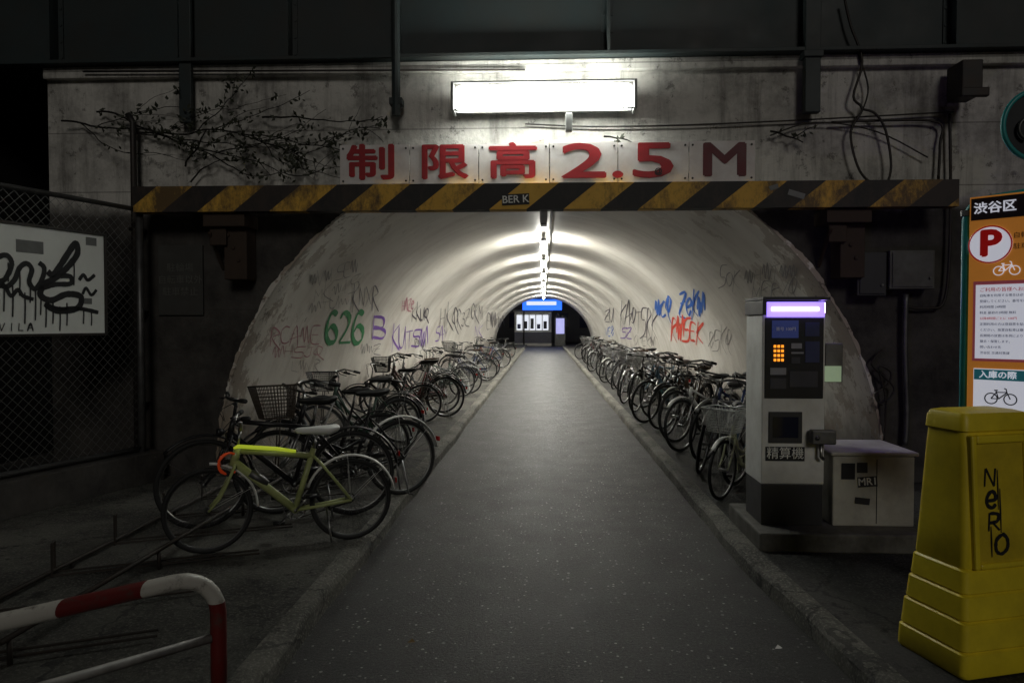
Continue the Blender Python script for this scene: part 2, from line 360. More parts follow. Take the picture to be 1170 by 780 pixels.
def graf(s,x0,y0,x1,y1,mat,w=.035,dy=0,jit=.09):
    mb=MB()
    for st in letters(s,jit,.3,.0):
        pts=[]
        for u,v in st:
            px=x0+u*(x1-x0); py=y1-v*(y1-y0)+dy*u
            q=cyl(px,py)
            if q[0]>P0+.03: pts.append(q)
        if len(pts)>1: ribbon(mb,pts,w,cmap)
    if mb.v: obj('graffiti',mb,mat,tun)
def gm(n,c): return M('spray_'+n,c,.55,var=.35,scale=12)
GG=gm('green',(.015,.24,.07));GP=gm('purple',(.18,.07,.40));GK=gm('black',(.07,.06,.08));GB=gm('blue',(.02,.12,.50));GR=gm('red',(.70,.07,.04));GY=gm('grey',(.27,.25,.24));GPK=gm('pink',(.48,.20,.24))
for a in [('626',371,357,416,392,GG,.085,0,.03),('rCaxE',308,374,366,393,GPK,.016,0),('wHsJq',312,396,370,408,GPK,.013,0),('~V~LsE~',354,312,408,328,GY,.012,-14),('Mk~Ts',358,330,410,346,GY,.012,-16),('wTu~',354,348,398,358,GY,.011,-10),
  ('kNXr',402,330,432,350,GK,.020,0),('B',423,360,441,386,GP,.055,0),('kuTsw',447,377,488,396,GP,.045,-2),('kkuq',470,351,490,364,GK,.03,0),('Haze',459,342,473,354,GPK,.03,0),
  ('Hkq',502,350,524,373,GK,.04,0),('r3z',522,353,536,371,GK,.035,0),('saY',498,375,511,387,GP,.04,0),('GkM',538,350,551,366,GK,.04,0),('Nk',542,372,551,384,GP,.045,0),('Ex~',556,356,567,374,GK,.04,0),('w',568,364,575,375,GK,.05,0),
  ('xCq',748,341,767,361,GB,.055,0),('zekw',776,337,804,360,GB,.05,0),('rwsEk',766,367,802,388,GR,.055,2),('kaq',708,348,727,370,GK,.04,0),('Tsrk',726,354,750,380,GK,.035,4),('sz',710,374,721,385,GP,.04,0),
  ('~HiT~x',850,306,910,326,GY,.013,-6),('MErYq',858,325,912,343,GY,.014,-6),('zu',691,354,701,367,GK,.04,0),('ONEkw',724,383,748,393,GY,.022,2),('*skq',808,377,836,399,GY,.015,0),('VE*',691,373,701,383,GB,.045,0),
  ('*~w',472,388,486,397,GK,.025,0),('LiVr',332,412,366,424,GY,.012,0),('sOk',822,309,844,328,GY,.014,0),('w~z',412,394,434,403,GK,.013,0),('kr',882,358,902,374,GY,.014,0)]:
    graf(*a)
# ------------------------------------------------------------ portal walls
def holewall(y,X0,X1,H,r0):
    mb=MB(); angs=set(PI*k/96 for k in range(97))
    for cx in (X0,X1): angs.add(math.atan2(H-CZ,cx))
    angs=sorted(angs); vs=[]
    for a in angs:
        c,s=math.cos(a),math.sin(a); t=1e9
        if c>1e-9: t=min(t,X1/c)
        if c<-1e-9: t=min(t,X0/c)
        if s>1e-9: t=min(t,(H-CZ)/s)
        vs+=[(c*r0,y,CZ+s*r0),(c*t,y,CZ+s*t)]
    mb.add(vs,[(2*k,2*k+1,2*k+3,2*k+2) for k in range(len(angs)-1)]); return mb
HZ=at(620,78,P0).z
por=thing('tunnel_portal','stained concrete headwall around the arched tunnel mouth','wall',(0,P0,0))
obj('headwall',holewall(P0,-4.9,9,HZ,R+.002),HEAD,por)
mb=MB(); mb.box(-4.9,9,P0-.07,P0+.3,HZ-.05,HZ+.06); obj('coping',mb,HEAD,por,bevel=.01)
mb=MB(); mb.box(-4.9,-4.5,P0+.01,P0+4,0,HZ); obj('side_face',mb,HEAD,por)
farp=thing('far_portal','dark far headwall at the other end of the tunnel','wall',(0,P1,0))
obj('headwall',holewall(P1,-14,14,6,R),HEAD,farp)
g=thing('bridge_girder','dark green riveted steel girder above the tunnel mouth','bridge',(0,P0-.1,HZ+.07))
mb=MB(); mb.box(-14,12,P0-.02,P0+.1,HZ+.065,HZ+2.4); mb.box(-14,12,P0-.2,P0+.1,HZ+.9,HZ+.93); obj('web_plate',mb,GIRD,g)
mb=MB(); mb.box(-14,12,P0-.16,P0-.02,HZ+.065,HZ+.1); obj('lower_flange',mb,GIRD,g,bevel=.004)
for px in (60,205,330,450,695,930,1090):
    x=at(px,40,P0-.1).x; mb=MB(); mb.box(x-.012,x+.012,P0-.16,P0-.022,HZ+.1,HZ+.9); mb.box(x-.06,x+.06,P0-.034,P0-.022,HZ+.1,HZ+.9)
    for k in range(5):
        for s in (-.04,.04): mb.disc((x+s,P0-.036,HZ+.16+k*.16),.014,'y',8,.012)
    obj('stiffener',mb,GIRD,g)
mb=MB(); mb.box(-14,12,P0+.12,P1,HZ+.1,HZ+.2); tag(obj('bridge_deck',mb,GIRD),'dark deck slab spanning behind the girder over the vault','bridge')
# ------------------------------------------------------------ front lamp
LYF=6.36
a=at(515,94,LYF); b=at(728,123,LYF)
lt=thing('wall_lamp','long bright fluorescent box lamp above the height limit sign','lamp',((a.x+b.x)/2,6.6,(a.z+b.z)/2))
x0,x1,z0,z1=a.x,b.x,b.z,a.z
mb=MB(); mb.box(x0+.03,x1-.03,LYF,LYF+.15,z0+.012,z1-.012); obj('diffuser',mb,LAMPF,lt,bevel=.06)
mb=MB(); mb.box(x0+.03,x1-.03,LYF+.155,LYF+.20,z0+.02,z1-.02); mb.box(x0,x0+.026,LYF-.012,LYF+.2,z0-.004,z1+.004); mb.box(x1-.026,x1,LYF-.012,LYF+.2,z0-.004,z1+.004); mb.box(x0,x1,LYF-.004,LYF+.01,z1-.010,z1+.006); mb.box(x0,x1,LYF-.004,LYF+.01,z0-.006,z0+.008); obj('housing',mb,STEEL,lt,bevel=.004)
for dx in (.55,-.55):
    xm=(x0+x1)/2+dx; mb=MB(); mb.tube([(xm,LYF+.18,(z0+z1)/2),(xm,6.76,(z0+z1)/2)],.018,8); obj('bracket',mb,STEEL,lt)
q=at(650,140,6.45); mb=MB(); mb.box(q.x-.03,q.x+.03,6.42,6.5,q.z-.08,q.z+.08); mb.tube([(q.x,6.5,q.z),(q.x,6.76,q.z)],.012); obj('junction_box',mb,GRY,lt,bevel=.006)
# ------------------------------------------------------------ height sign
YS=6.50
hs=thing('height_limit_sign','white panel sign with red 制限高2.5M lettering over the striped beam','sign',(0,YS,at(620,208,YS).z))
zt=at(620,164,YS).z; zb=at(620,209,YS).z
eds=[388,468,547,628,706,787,863]
for i in range(6):
    x0=at(eds[i],185,YS).x+.004; x1=at(eds[i+1],185,YS).x-.004; mb=MB(); mb.box(x0,x1,YS,YS+.02,zb+.003+random.uniform(-.004,.004),zt+random.uniform(-.006,.006)); obj('panel',mb,SIGNW,hs)
    mb=MB()
    for xx in (x0+.03,x1-.03):
        for zz in (zb+.03,zt-.03): mb.disc((xx,YS-.003,zz),.010,'y',8,.008)
    obj('bolt',mb,DSTEEL,hs)
zc=(zt+zb)/2
MRN=M('sign_maroon',(.12,.008,.016),.55,var=.3)
for s,px,sz,sx,bo in (('制',424,.345,1.40,.012),('限',507,.345,1.38,.012),('高',586,.345,1.40,.012),('2',667,.44,2.05,.012),('.',706,.44,1.6,.009),('5',747,.44,2.05,.012),('M',828,.42,1.36,.014)):
    p=at(px,185,YS-.004); text('lettering',s,sz,RED if s!='M' else MRN,hs,face((p.x,YS-.003,zc)),off=0,sx=sx,bold=bo)
mb=MB(); mb.box(at(388,0,YS).x,at(863,0,YS).x,YS+.021,YS+.05,zb+.04,zb+.08); mb.box(at(388,0,YS).x,at(863,0,YS).x,YS+.021,YS+.05,zt-.08,zt-.04)
for px in (430,620,820): x=at(px,0,YS).x; mb.box(x-.02,x+.02,YS+.05,P0-.002,zb+.04,zb+.08)
obj('mounting_rail',mb,DSTEEL,hs)
p=at(752,196,YS); text('graffiti','@',.07,INK,hs,face((p.x,YS-.010,p.z)),off=.002)
# ------------------------------------------------------------ striped beam
YB=6.4; zt=at(620,209,YB).z; zb=at(620,239,YB).z
bm_=thing('height_limit_beam','black and yellow striped steel beam across the tunnel mouth','beam',(0,YB,zb))
x0=at(152,225,YB).x; x1=at(1096,225,YB).x
mb=MB(); mb.box(x0,x1,YB,YB+.012,zb,zt); mb.box(x0,x1,YB+.012,YB+.14,zt-.012,zt); mb.box(x0,x1,YB+.012,YB+.14,zb,zb+.012); obj('striped_face',mb,STR,bm_)
def sticker(name,s,px,py,w,h,Y,mt,tm,parent,rot=0,sz=None,sx=1):
    p=at(px,py,Y); T=Matrix.Translation((p.x,Y-.003,p.z))@Matrix.Rotation(rot,4,'Y')
    mb=MB(); mb.box(-w/2,w/2,-.001,.001,-h/2,h/2); mb.v=[tuple(T@Vector(v)) for v in mb.v]; o=obj(name,mb,mt,parent)
    if s: text('lettering',s,sz or h*.9,tm,o,Matrix.Translation((0,-.003,0))@T@Matrix.Rotation(PI/2,4,'X'),off=.001,sx=sx)
    return o
sticker('sticker','BER K',589,228,.25,.10,YB,INK,WPL,bm_,-.04,.095)
sticker('sticker','',910,222,.15,.05,YB,GRY,INK,bm_,.3)
sticker('sticker','',884,214,.08,.04,YB,GRY,INK,bm_,-.3)
for i,(px,sgn) in enumerate(((258,-1),(968,1))):
    x=at(px,250,6.5).x
    mb=MB(); mb.box(x-.2,x+.2,YB+.05,P0-.003,zb-.13,zb-.003); mb.box(x-.04,x+.18,YB+.14,P0-.003,zb-.62,zb-.133); mb.box(x-.16,x+.0,YB+.1,YB+.14,zb-.3,zb-.133)
    mb.tube([(x-.15,YB+.08,zb-.18),(x-.15,P0-.01,zb-.5)],.02)
    for k in range(3): mb.disc((x+.0+k*.05,YB+.135,zb-.2-k*.12),.02,'y',8,.02)
    tag(obj('beam_bracket',mb,RUST,bevel=.008),'rusty steel bracket under the %s end of the striped beam'%('left','right')[i],'bracket')
# ------------------------------------------------------------ tunnel lamps
cd=MB(); cd.tube([(0.12,P0+.1,CZ+R-.05),(0.12,P1-.2,CZ+R-.05)],.02,6); tag(obj('cable_conduit',cd,DSTEEL),'thin dark cable conduit along the crown of the vault','conduit')
LY=[10.0,14.0,18.2,22.6,27.2,32,37,42]; on=['','second','third','fourth','fifth','sixth','seventh','last']
for i,yy in enumerate(LY):
    z=CZ+R-.13
    t=thing('ceiling_lamp','unlit dark lamp fixture hanging from the vault nearest the mouth' if i==0 else 'lit fluorescent ceiling lamp, %s fixture inward from the tunnel mouth'%on[i],'lamp',(0,yy,z),'lamps along the crown of the vault')
    mb=MB(); mb.box(-.05,.05,yy-.64,yy+.64,z,z+.04); mb.tube([(0,yy-.4,z+.04),(0,yy-.4,z+.12)],.015); mb.tube([(0,yy+.4,z+.04),(0,yy+.4,z+.12)],.015)
    if i==0: mb.box(-.04,.09,yy-2.2,yy-1.1,z+.04,z+.11); mb.box(-.05,.05,yy+1.1,yy+1.4,z-.02,z+.11)
    obj('housing',mb,DSTEEL if i==0 else STEEL,t,bevel=.01)
    mb=MB(); mb.box(-.055,.055,yy-.60,yy+.60,z-.075,z-.003); obj('diffuser',mb,DGRY if i==0 else TUBE,t,bevel=.02)
    mb=MB(); mb.box(-.05,.05,yy-.64,yy-.605,z-.02,z-.002); mb.box(-.05,.05,yy+.605,yy+.64,z-.02,z-.002); obj('end_cap',mb,DGRY,t)
# ------------------------------------------------------------ fence left
A=Vector((-3.83,6.5,0)); D=Vector((-.36,-1.1,0)).normalized(); FL=4.6; FZ0,FZ1=.42,2.68
Nf=Vector((-D.y,D.x,0)); Nf= Nf if Nf.x>0 else -Nf
def fp(u,z,o=0): q=A+D*u+Nf*o; return (q.x,q.y,z)
WIRE=M('galvanised_wire',(.12,.12,.115),.5,.3,var=.3)
fe=thing('chain_link_fence','dark chain link fence panel left of the tunnel mouth','fence',tuple(A))
for u in (0,2.3,4.6):
    mb=MB(); mb.tube([fp(u,0.1),fp(u,2.74)],.032,10); obj('post',mb,STEEL,fe,True)
mb=MB(); mb.tube([fp(0,FZ1),fp(FL,FZ1)],.022,8); obj('top_rail',mb,STEEL,fe,True)
mb=MB(); mb.tube([fp(0,FZ0),fp(FL,FZ0)],.022,8); obj('bottom_rail',mb,STEEL,fe,True)
mb=MB(); H=FZ1-FZ0; k=-H
while k<FL:
    for s in (0,1):
        a0=max(k,0); a1=min(k+H,FL)
        if a1-a0<.02: continue
        za,zb_=(FZ0+(a0-k),FZ0+(a1-k)) if s==0 else (FZ1-(a0-k),FZ1-(a1-k))
        mb.tube([fp(a0,za,.003*(1-2*s)),fp(a1,zb_,.003*(1-2*s))],.0024,3,cap=False)
    k+=.085
obj('wire_mesh',mb,WIRE,fe)
mb=MB(); q0=fp(-.15,.0,-.1);q1=fp(FL+2,0,-.1);q2=fp(FL+2,0,.12);q3=fp(-.15,0,.12)
mb.add([(*q[:2],.09) for q in (q0,q1,q2,q3)]+[(*q[:2],.38) for q in (q0,q1,q2,q3)],[(0,1,2,3),(4,7,6,5),(0,4,5,1),(1,5,6,2),(2,6,7,3),(3,7,4,0)])
tag(obj('low_wall',mb,HEAD,bevel=.01),'low rough concrete footing wall under the chain link fence','wall')
def fpl(px,py,o=.04):
    d=ray(px,py); A2=A+Nf*o; t=(A2.dot(Nf))/(d.dot(Nf)); P=d*t; u=(P-A2).dot(D); return u,CAMZ+P.z
u0=fpl(119,320)[0]; u1=u0+1.25; zt=fpl(60,262)[1]; zb=fpl(60,381)[1]
bd=thing('notice_board','white board with dripping black graffiti hung on the chain link fence','sign',fp((u0+u1)/2,zb,.04))
mb=MB(); 
def fbox(mb,ua,ub,z0,z1,o0,o1):
    vs=[fp(u,z,o) for o in (o0,o1) for (u,z) in ((ua,z0),(ub,z0),(ub,z1),(ua,z1))]
    mb.add(vs,[(3,2,1,0),(4,5,6,7),(0,1,5,4),(1,2,6,5),(2,3,7,6),(3,0,4,7)])
fbox(mb,u0,u1,zb,zt,.02,.04); obj('panel',mb,M('board_white',(.90,.92,.88),.5,var=.05,dirt=.15,scale=6,dcol=(.45,.42,.36)),bd)
mb=MB()
for e in ((u0-.02,u1+.02,zb-.02,zb),(u0-.02,u1+.02,zt,zt+.02),(u0-.02,u0,zb,zt),(u1,u1+.02,zb,zt)): fbox(mb,*e,.015,.055)
obj('frame',mb,DSTEEL,bd)
mb=MB(); fm=lambda a,b: fp(a,b,.044)
def bst(pts,w): ribbon(mb,[fpl(x,y) for x,y in smoothpts(pts,8)],w,fm,.8,.06)
bst([(-14,308),(-2,294),(8,292),(13,302),(6,318),(0,322),(6,328),(16,320),(22,306),(30,301),(36,308),(33,322),(40,330),(48,318),(50,306),(44,300)],.040)
bst([(54,310),(60,314),(68,304),(77,290),(86,278),(88,290),(76,306),(62,318),(50,325),(46,337),(58,343),(76,336),(92,339),(88,352),(66,355),(52,348)],.052)
bst([(46,330),(62,325),(80,324),(80,316),(68,315)],.042)
bst([(50,348),(68,353),(88,352),(112,357)],.036)
bst([(-8,332),(4,326),(12,338),(20,331),(26,338),(38,342)],.032)
for x,y0,y1 in ((4,318,356),(9,300,322),(14,326,362),(22,306,338),(28,334,370),(34,318,346),(40,328,366),(46,330,360),(52,342,374),(60,345,370),(68,350,378),(76,346,372),(84,294,326),(95,351,370),(104,356,372)): bst([(x,y0),(x+.4,(y0+y1)/2),(x,y1)],.012)
bst([(90,320),(95,314),(100,320),(108,314)],.03); bst([(94,336),(98,329),(104,337),(110,331)],.026)
for i,c in enumerate('VILA'):
    for st in letters(c,.04): ribbon(mb,[fpl(0+i*11+u*8-2,378-v*9) for u,v in st],.013,fm)
obj('graffiti',mb,INK,bd)
for px,py,w,h in ((34,282,.22,.1),(104,276,.1,.07),(100,344,.08,.05)):
    u,z=fpl(px,py); mb=MB(); fbox(mb,u-w/2,u+w/2,z-h/2,z+h/2,.0405,.043); obj('sticker',mb,GRY,bd)
b=thing('dark_building','unlit dark building side behind the chain link fence','building',(-7.5,4,0))
mb=MB(); mb.box(-12,-6.2,-2,9,0,9); obj('wall',mb,M('dark_render',(.02,.02,.021),.9,var=.4,scale=1.5,bump=.3),b)
for yy in (2.2,4.6,7): 
    mb=MB(); mb.box(-6.21,-6.17,yy-.5,yy+.5,3,4.2); w=obj('window',mb,DSTEEL,b)
    mb=MB(); mb.box(-6.165,-6.16,yy-.44,yy+.44,3.06,4.14); obj('pane',mb,GLS,w)
mb=MB(); p=at(152,140,6.62); q=at(152,520,6.62); mb.tube([(p.x,6.62,.1),(p.x,6.62,p.z),(p.x-.05,6.62,p.z+.08)],.03,8); 
for z in (.8,1.7,2.5): mb.box(p.x-.045,p.x+.045,6.6,P0-.003,z,z+.03)
tag(obj('drain_pipe',mb,DSTEEL,smooth=True),'dark vertical drain pipe on the headwall beside the fence post','pipe')
a=at(180,280,6.74);b_=at(232,360,6.74)
nb=thing('wall_notice','faded dark notice plate on the headwall left of the arch','sign',(a.x,6.74,b_.z))
mb=MB(); mb.box(a.x,b_.x,6.74,6.765,b_.z,a.z); obj('plate',mb,M('faded_plate',(.05,.05,.046),.7,var=.4,dirt=.6),nb,bevel=.004)
text('lettering','駐輪場\n自転車以外\n駐車禁止',.09,M('faded_print',(.10,.10,.09),.6),nb,face(((a.x+b_.x)/2,6.737,(a.z+b_.z)/2)),ls=1.3)
# ------------------------------------------------------------ vines
def vine(name,label,starts,box,Y0,leafp,seed):
    random.seed(seed); stem=MB(); lv=MB(); t=thing(name,label,'vine',tuple(at(*starts[0][:2],Y0)))
    for (px,py,ang,n) in starts:
        stack=[(px,py,ang,n,.010)]
        while stack:
            x,y,a,m,r=stack.pop(); pts=[]
            for i in range(m):
                pts.append(tuple(at(x,y,Y0+random.uniform(-.05,.04))))
                a+=random.uniform(-.3,.3)-.06*a; x+=math.cos(a)*7; y+=math.sin(a)*5
                if not(box[0]<x<box[2] and box[1]<y<box[3]): break
                if random.random()<.10 and r>.004: stack.append((x,y,a+random.choice((-1,1))*random.uniform(.4,.9),int(m*.4)+2,r*.6))
                if random.random()<leafp:
                  for _ in range(random.randint(2,7)):
                        c=at(x+random.gauss(0,5),y+random.gauss(0,3.5),Y0-.03-random.random()*.1); s=random.uniform(.015,.034)
                        u=Vector((random.uniform(-1,1),random.uniform(-.5,.5),random.uniform(-1,1))).normalized(); w=u.cross(Vector((random.uniform(-.4,.4),-1,random.uniform(-.4,.4)))).normalized()
                        lv.add([c-u*s,c+w*s*.5+Vector((0,.006,0)),c+u*s*1.2,c-w*s*.5],[(0,1,2,3)])
            if len(pts)>1: stem.tube(pts,[r*(1-.6*i/len(pts)) for i in range(len(pts))],4)
    obj('stem',stem,BARK,t); 
    if lv.v: obj('leaves',lv,LEAF,t)
vine('climbing_vine','tangled dark vine trailing over the headwall left of the sign',[(70,138,.02,50),(110,128,.02,44),(150,150,.05,30),(212,190,-1.3,10),(218,208,-1.4,9),(300,134,.02,18)],(50,84,440,205),6.66,.28,11)
vine('climbing_vine','short dry vine sprig just right of the lamp junction box',[(690,156,-.1,10)],(630,140,960,165),6.68,.35,5)
vine('climbing_vine','thin dry vine sprig above the M of the height sign',[(880,150,.0,12)],(630,140,960,165),6.68,.35,6)
random.seed(3)
def cable(pxs,Y,r,label,mat=DSTEEL,name='wall_cable'):
    pts=[tuple(at(x,y,Y)) for x,y in smoothpts(pxs,5)]; mb=MB(); mb.tube(pts,r,5); return tag(obj(name,mb,mat,smooth=True),label,'cable')
cable([(965,0),(972,30),(985,70),(975,110),(985,125),(972,150),(978,185),(990,205),(1010,212),(1018,190),(1012,150),(1000,130),(985,125)],6.66,.012,'looped black cable hanging on the headwall right of the sign')
cable([(950,140),(1010,138),(1072,140),(1074,165),(1072,205)],6.7,.013,'grey cable turning down the headwall at the far right')
cable([(880,155),(930,140),(1000,150),(1060,180)],6.7,.007,'thin slack wire across the headwall right of the sign')
cable([(1085,130),(1086,250),(1080,340),(1060,352),(1030,350)],6.7,.014,'dark conduit running down to the wall boxes')
cable([(1035,336),(1034,400),(1036,470),(1034,508)],6.7,.026,'vertical pipe on the headwall below the grey meter box',STEEL)
cable([(1008,400),(996,415),(1010,430),(1022,445),(1008,462),(1000,450),(1014,440),(1018,425),(1004,420),(1012,455),(1010,505)],6.68,.01,'tangled black wire hanging right of the arch')
cable([(95,82),(600,80)],6.66,.01,'long thin cable along the coping left of the lamp')
cable([(600,142),(700,145),(860,140),(1090,128)],6.72,.008,'long thin wire strung from the lamp to the right edge')
cable([(985,128),(992,100),(980,60)],6.69,.008,'short black cable tail above the looped cable')
mb=MB(); a=at(1108,70,6.5); b=at(1108,110,6.5); mb.box(a.x-.09,a.x+.09,6.45,6.7,b.z,a.z); mb.box(a.x-.12,a.x+.12,6.4,6.45,b.z-.03,b.z+.05); tag(obj('wall_fixture',mb,DSTEEL,bevel=.01),'small dark box fixture high on the headwall at far right','fixture')
p=at(452,0,6.6); q=at(452,132,6.6); mb=MB(); mb.tube([(p.x,6.6,q.z),(p.x,6.6,q.z+1.6)],.04,10); mb.box(p.x-.06,p.x+.06,6.57,P0-.075,q.z+.1,q.z+.16)
tag(obj('downpipe',mb,GIRD,smooth=False),'dark vertical downpipe left of the bright lamp','pipe')
p=at(930,0,6.6); q=at(930,128,6.6); mb=MB(); mb.box(p.x-.07,p.x+.07,6.6,6.68,q.z,q.z+1.6); mb.box(p.x-.09,p.x+.09,6.58,6.7,q.z+.5,q.z+.56)
tag(obj('cable_duct',mb,GIRD,bevel=.006),'dark vertical cable duct right of the bright lamp','duct')
p=at(210,0,6.64); q=at(210,140,6.64); mb=MB(); mb.box(p.x-.06,p.x+.06,6.64,6.69,q.z,q.z+1.6); tag(obj('cable_duct',mb,GIRD,bevel=.006),'dark vertical cable duct above the tangled vine','duct')
for (x0,y0,x1,y1,mt,lab) in ((980,288,1013,338,DGRY,'dark electrical box on the headwall right of the arch'),(1017,286,1068,330,M('dull_box_grey',(.12,.12,.11),.6,var=.2,dirt=.6),'grey electrical meter box beside the darker wall box')):
    a=at(x0,y0,6.6); b=at(x1,y1,6.6); t=thing('electrical_box',lab,'electrical box',(a.x,6.7,b.z))
    mb=MB(); mb.box(a.x,b.x,6.6,P0-.004,b.z,a.z); obj('housing',mb,mt,t,bevel=.008)
    mb=MB(); mb.box(a.x+.02,b.x-.02,6.588,6.598,b.z+.02,a.z-.02); d=obj('door',mb,mt,t,bevel=.003)
    mb=MB(); mb.tube([(b.x-.05,6.585,b.z+.1),(b.x-.05,6.57,b.z+.1)],.012,8); obj('latch',mb,STEEL,d)
# ------------------------------------------------------------ bicycles
CM={}
def cm(key,fn,mat,smooth=True):
    k=(key,mat.name)
    if k not in CM:
        me=fn().mesh(key if isinstance(key,str) else key[0],smooth); me.materials.append(mat); CM[k]=me
    return CM[k]
WR=.33
def circ(r,n,a0=0,a1=2*PI,cx=0,cz=0,y=0): return [(cx+math.cos(a0+(a1-a0)*i/n)*r,y,cz+math.sin(a0+(a1-a0)*i/n)*r) for i in range(n if abs(a1-a0-2*PI)<1e-6 else n+1)]
def f_rim():
    m=MB(); m.tube(circ(WR-.035,32),.009,5,True); m.tube([(0,-.045,0),(0,.045,0)],.02,8); return m
def f_tyre(): return MB().tube(circ(WR-.018,36),.0195,6,True)
def f_spk():
    m=MB()
    for i in range(28):
        a=2*PI*i/28; b=a+(.5 if i%2 else -.5); y=.03*(1 if (i//2)%2 else -1)
        m.tube([(math.cos(b)*.02,y,math.sin(b)*.02),(math.cos(a)*(WR-.04),0,math.sin(a)*(WR-.04))],.0012,3,cap=False)
    return m
RH=(-.53,0,WR); FH=(.55,0,WR); BBk=(-.09,0,.28)
def f_frame(style):
    m=MB(); k=1.
    if style=='sport': style='diamond'; k=1.45
    st=(-.24,0,.74 if style!='diamond' else .76); ht=(.33,0,.80); hb=(.37,0,.66)
    if style=='step': ht=(.31,0,.86); hb=(.355,0,.70)
    m.tube([BBk,st],.016*k,8); m.tube([ht,hb],.021*k,8)
    if style=='diamond':
        m.tube([(-.225,0,.70),(.335,0,.775)],.017*k,8); m.tube([BBk,(.362,0,.69)],.022*k,8)
    elif style=='step':
        m.tube([BBk,(.05,0,.33),(.22,0,.50),(.345,0,.74)],.021,8); m.tube([(-.17,0,.52),(0,0,.45),(.15,0,.52),(.33,0,.80)],.014,8)
    else:
        m.tube([BBk,(.362,0,.70)],.020,8); m.tube([(-.18,0,.56),(.335,0,.77)],.015,8)
    for s in (-1,1):
        m.tube([(BBk[0],.03*s,.28),(-.3,.045*s,.30),(RH[0],.055*s,WR)],.009*k,6)
        m.tube([(-.235,.015*s,.70),(-.3,.045*s,.63),(RH[0],.055*s,WR)],.008*k,6)
    m.tube([(BBk[0],-.04,.28),(BBk[0],.04,.28)],.024,10)
    return m
def f_fork(style):
    m=MB()
    m.tube([(.36,-.05,.665),(.36,.05,.665)],.014,6)
    for s in (-1,1): m.tube([(.36,.05*s,.665),(.42,.052*s,.52),(.47,.052*s,.42),(.55,.052*s,WR)],[.013,.012,.011,.009],6)
    return m
def f_bar(kind):
    m=MB()
    m.tube([(.335,0,.80),(.315,0,.93)],.012,8)
    if kind=='flat':
        m.tube([(.315,0,.93),(.36,0,.945)],.015,8)
        m.tube([(.32,-.29,.955),(.36,-.12,.945),(.365,0,.945),(.36,.12,.945),(.32,.29,.955)],.011,8)
    elif kind=='riser':
        m.tube([(.315,0,.93),(.31,0,.99),(.35,0,1.0)],.016,8)
        m.tube([(.28,-.28,1.05),(.33,-.14,1.04),(.35,-.06,1.0),(.35,.06,1.0),(.33,.14,1.04),(.28,.28,1.05)],.012,8)
    else:
        m.tube([(.315,0,.93),(.33,0,.99)],.013,8)
        m.tube([(.10,-.27,.99),(.18,-.26,1.01),(.29,-.2,1.04),(.35,-.08,1.02),(.34,0,.99),(.35,.08,1.02),(.29,.2,1.04),(.18,.26,1.01),(.10,.27,.99)],.011,8)
    return m
def f_grip(kind,s):
    m=MB()
    if kind=='flat': m.tube([(.32,s*.29,.955),(.335,s*.20,.95)],.017,8)
    elif kind=='riser': m.tube([(.278,s*.285,1.05),(.31,s*.19,1.043)],.019,8)
    else: m.tube([(.09,s*.271,.988),(.18,s*.261,1.01)],.017,8)
    return m
def f_lever(kind,s):
    m=MB()
    if kind=='flat': m.tube([(.35,s*.16,.94),(.385,s*.19,.93),(.375,s*.28,.92)],.006,5); m.tube([(.37,s*.15,.93),(.44,s*.08,.88),(.40,s*.02,.78)],.003,4)
    elif kind=='riser': m.tube([(.33,s*.16,1.03),(.37,s*.19,1.01),(.35,s*.27,1.0)],.007,5); m.tube([(.35,s*.15,1.02),(.43,s*.08,.94),(.40,s*.02,.80)],.0035,4)
    else: m.tube([(.28,s*.2,1.03),(.24,s*.23,.985),(.14,s*.26,.955)],.006,5); m.tube([(.3,s*.2,1.03),(.42,s*.12,1.0),(.39,s*.02,.80)],.003,4)
    return m
def f_saddle(k=1.):
    m=MB(); rings=[]
    for x,w,h in ((-.15,.05,.02),(-.135,.085,.04),(-.08,.10,.052),(-.02,.075,.05),(.04,.04,.042),(.10,.026,.036),(.135,.018,.028),(.15,.008,.012)):
        r=[]
        for j in range(12):
            a=2*PI*j/12; zz=math.sin(a); r.append((x*k-.27,math.cos(a)*w*k,.915+(zz*h*.45 if zz>0 else zz*h*.9)*k+(.012 if x<-.1 else 0)))
        rings.append(r)
    m.loft(rings); return m
def f_post():
    m=MB(); m.tube([(-.235,0,.72),(-.265,0,.885)],.0125,8); m.tube([(-.37,.02,.885),(-.18,.015,.875)],.004,4); m.tube([(-.37,-.02,.885),(-.18,-.015,.875)],.004,4); return m
def guard(c,a0,a1,stays):
    m=MB(); rs=[]
    for i in range(19):
        a=a0+(a1-a0)*i/18
        rs.append([(c[0]+math.cos(a)*r,y,c[2]+math.sin(a)*r) for y,r in ((-.028,.352),(-.018,.364),(0,.369),(.018,.364),(.028,.352),(.018,.361),(0,.366),(-.018,.361))])
    m.loft(rs)
    for s in (-1,1):
        for a in stays: m.tube([(c[0],.05*s,c[2]),(c[0]+math.cos(a)*.36,.026*s,c[2]+math.sin(a)*.36)],.002,3)
    return m
def f_crank():
    m=MB(); m.tube(circ(.085,22,cx=BBk[0],cz=.28,y=-.045),.006,4,True)
    for i in range(5):
        a=2*PI*i/5; m.tube([(BBk[0],-.045,.28),(BBk[0]+math.cos(a)*.085,-.045,.28+math.sin(a)*.085)],.006,4)
    m.tube([(BBk[0],-.05,.28),(BBk[0]+.12,-.065,.28-.12)],.009,6); m.tube([(BBk[0],.05,.28),(BBk[0]-.12,.065,.28+.12)],.009,6); m.tube([(BBk[0],-.06,.28),(BBk[0],.06,.28)],.012,8)
    return m
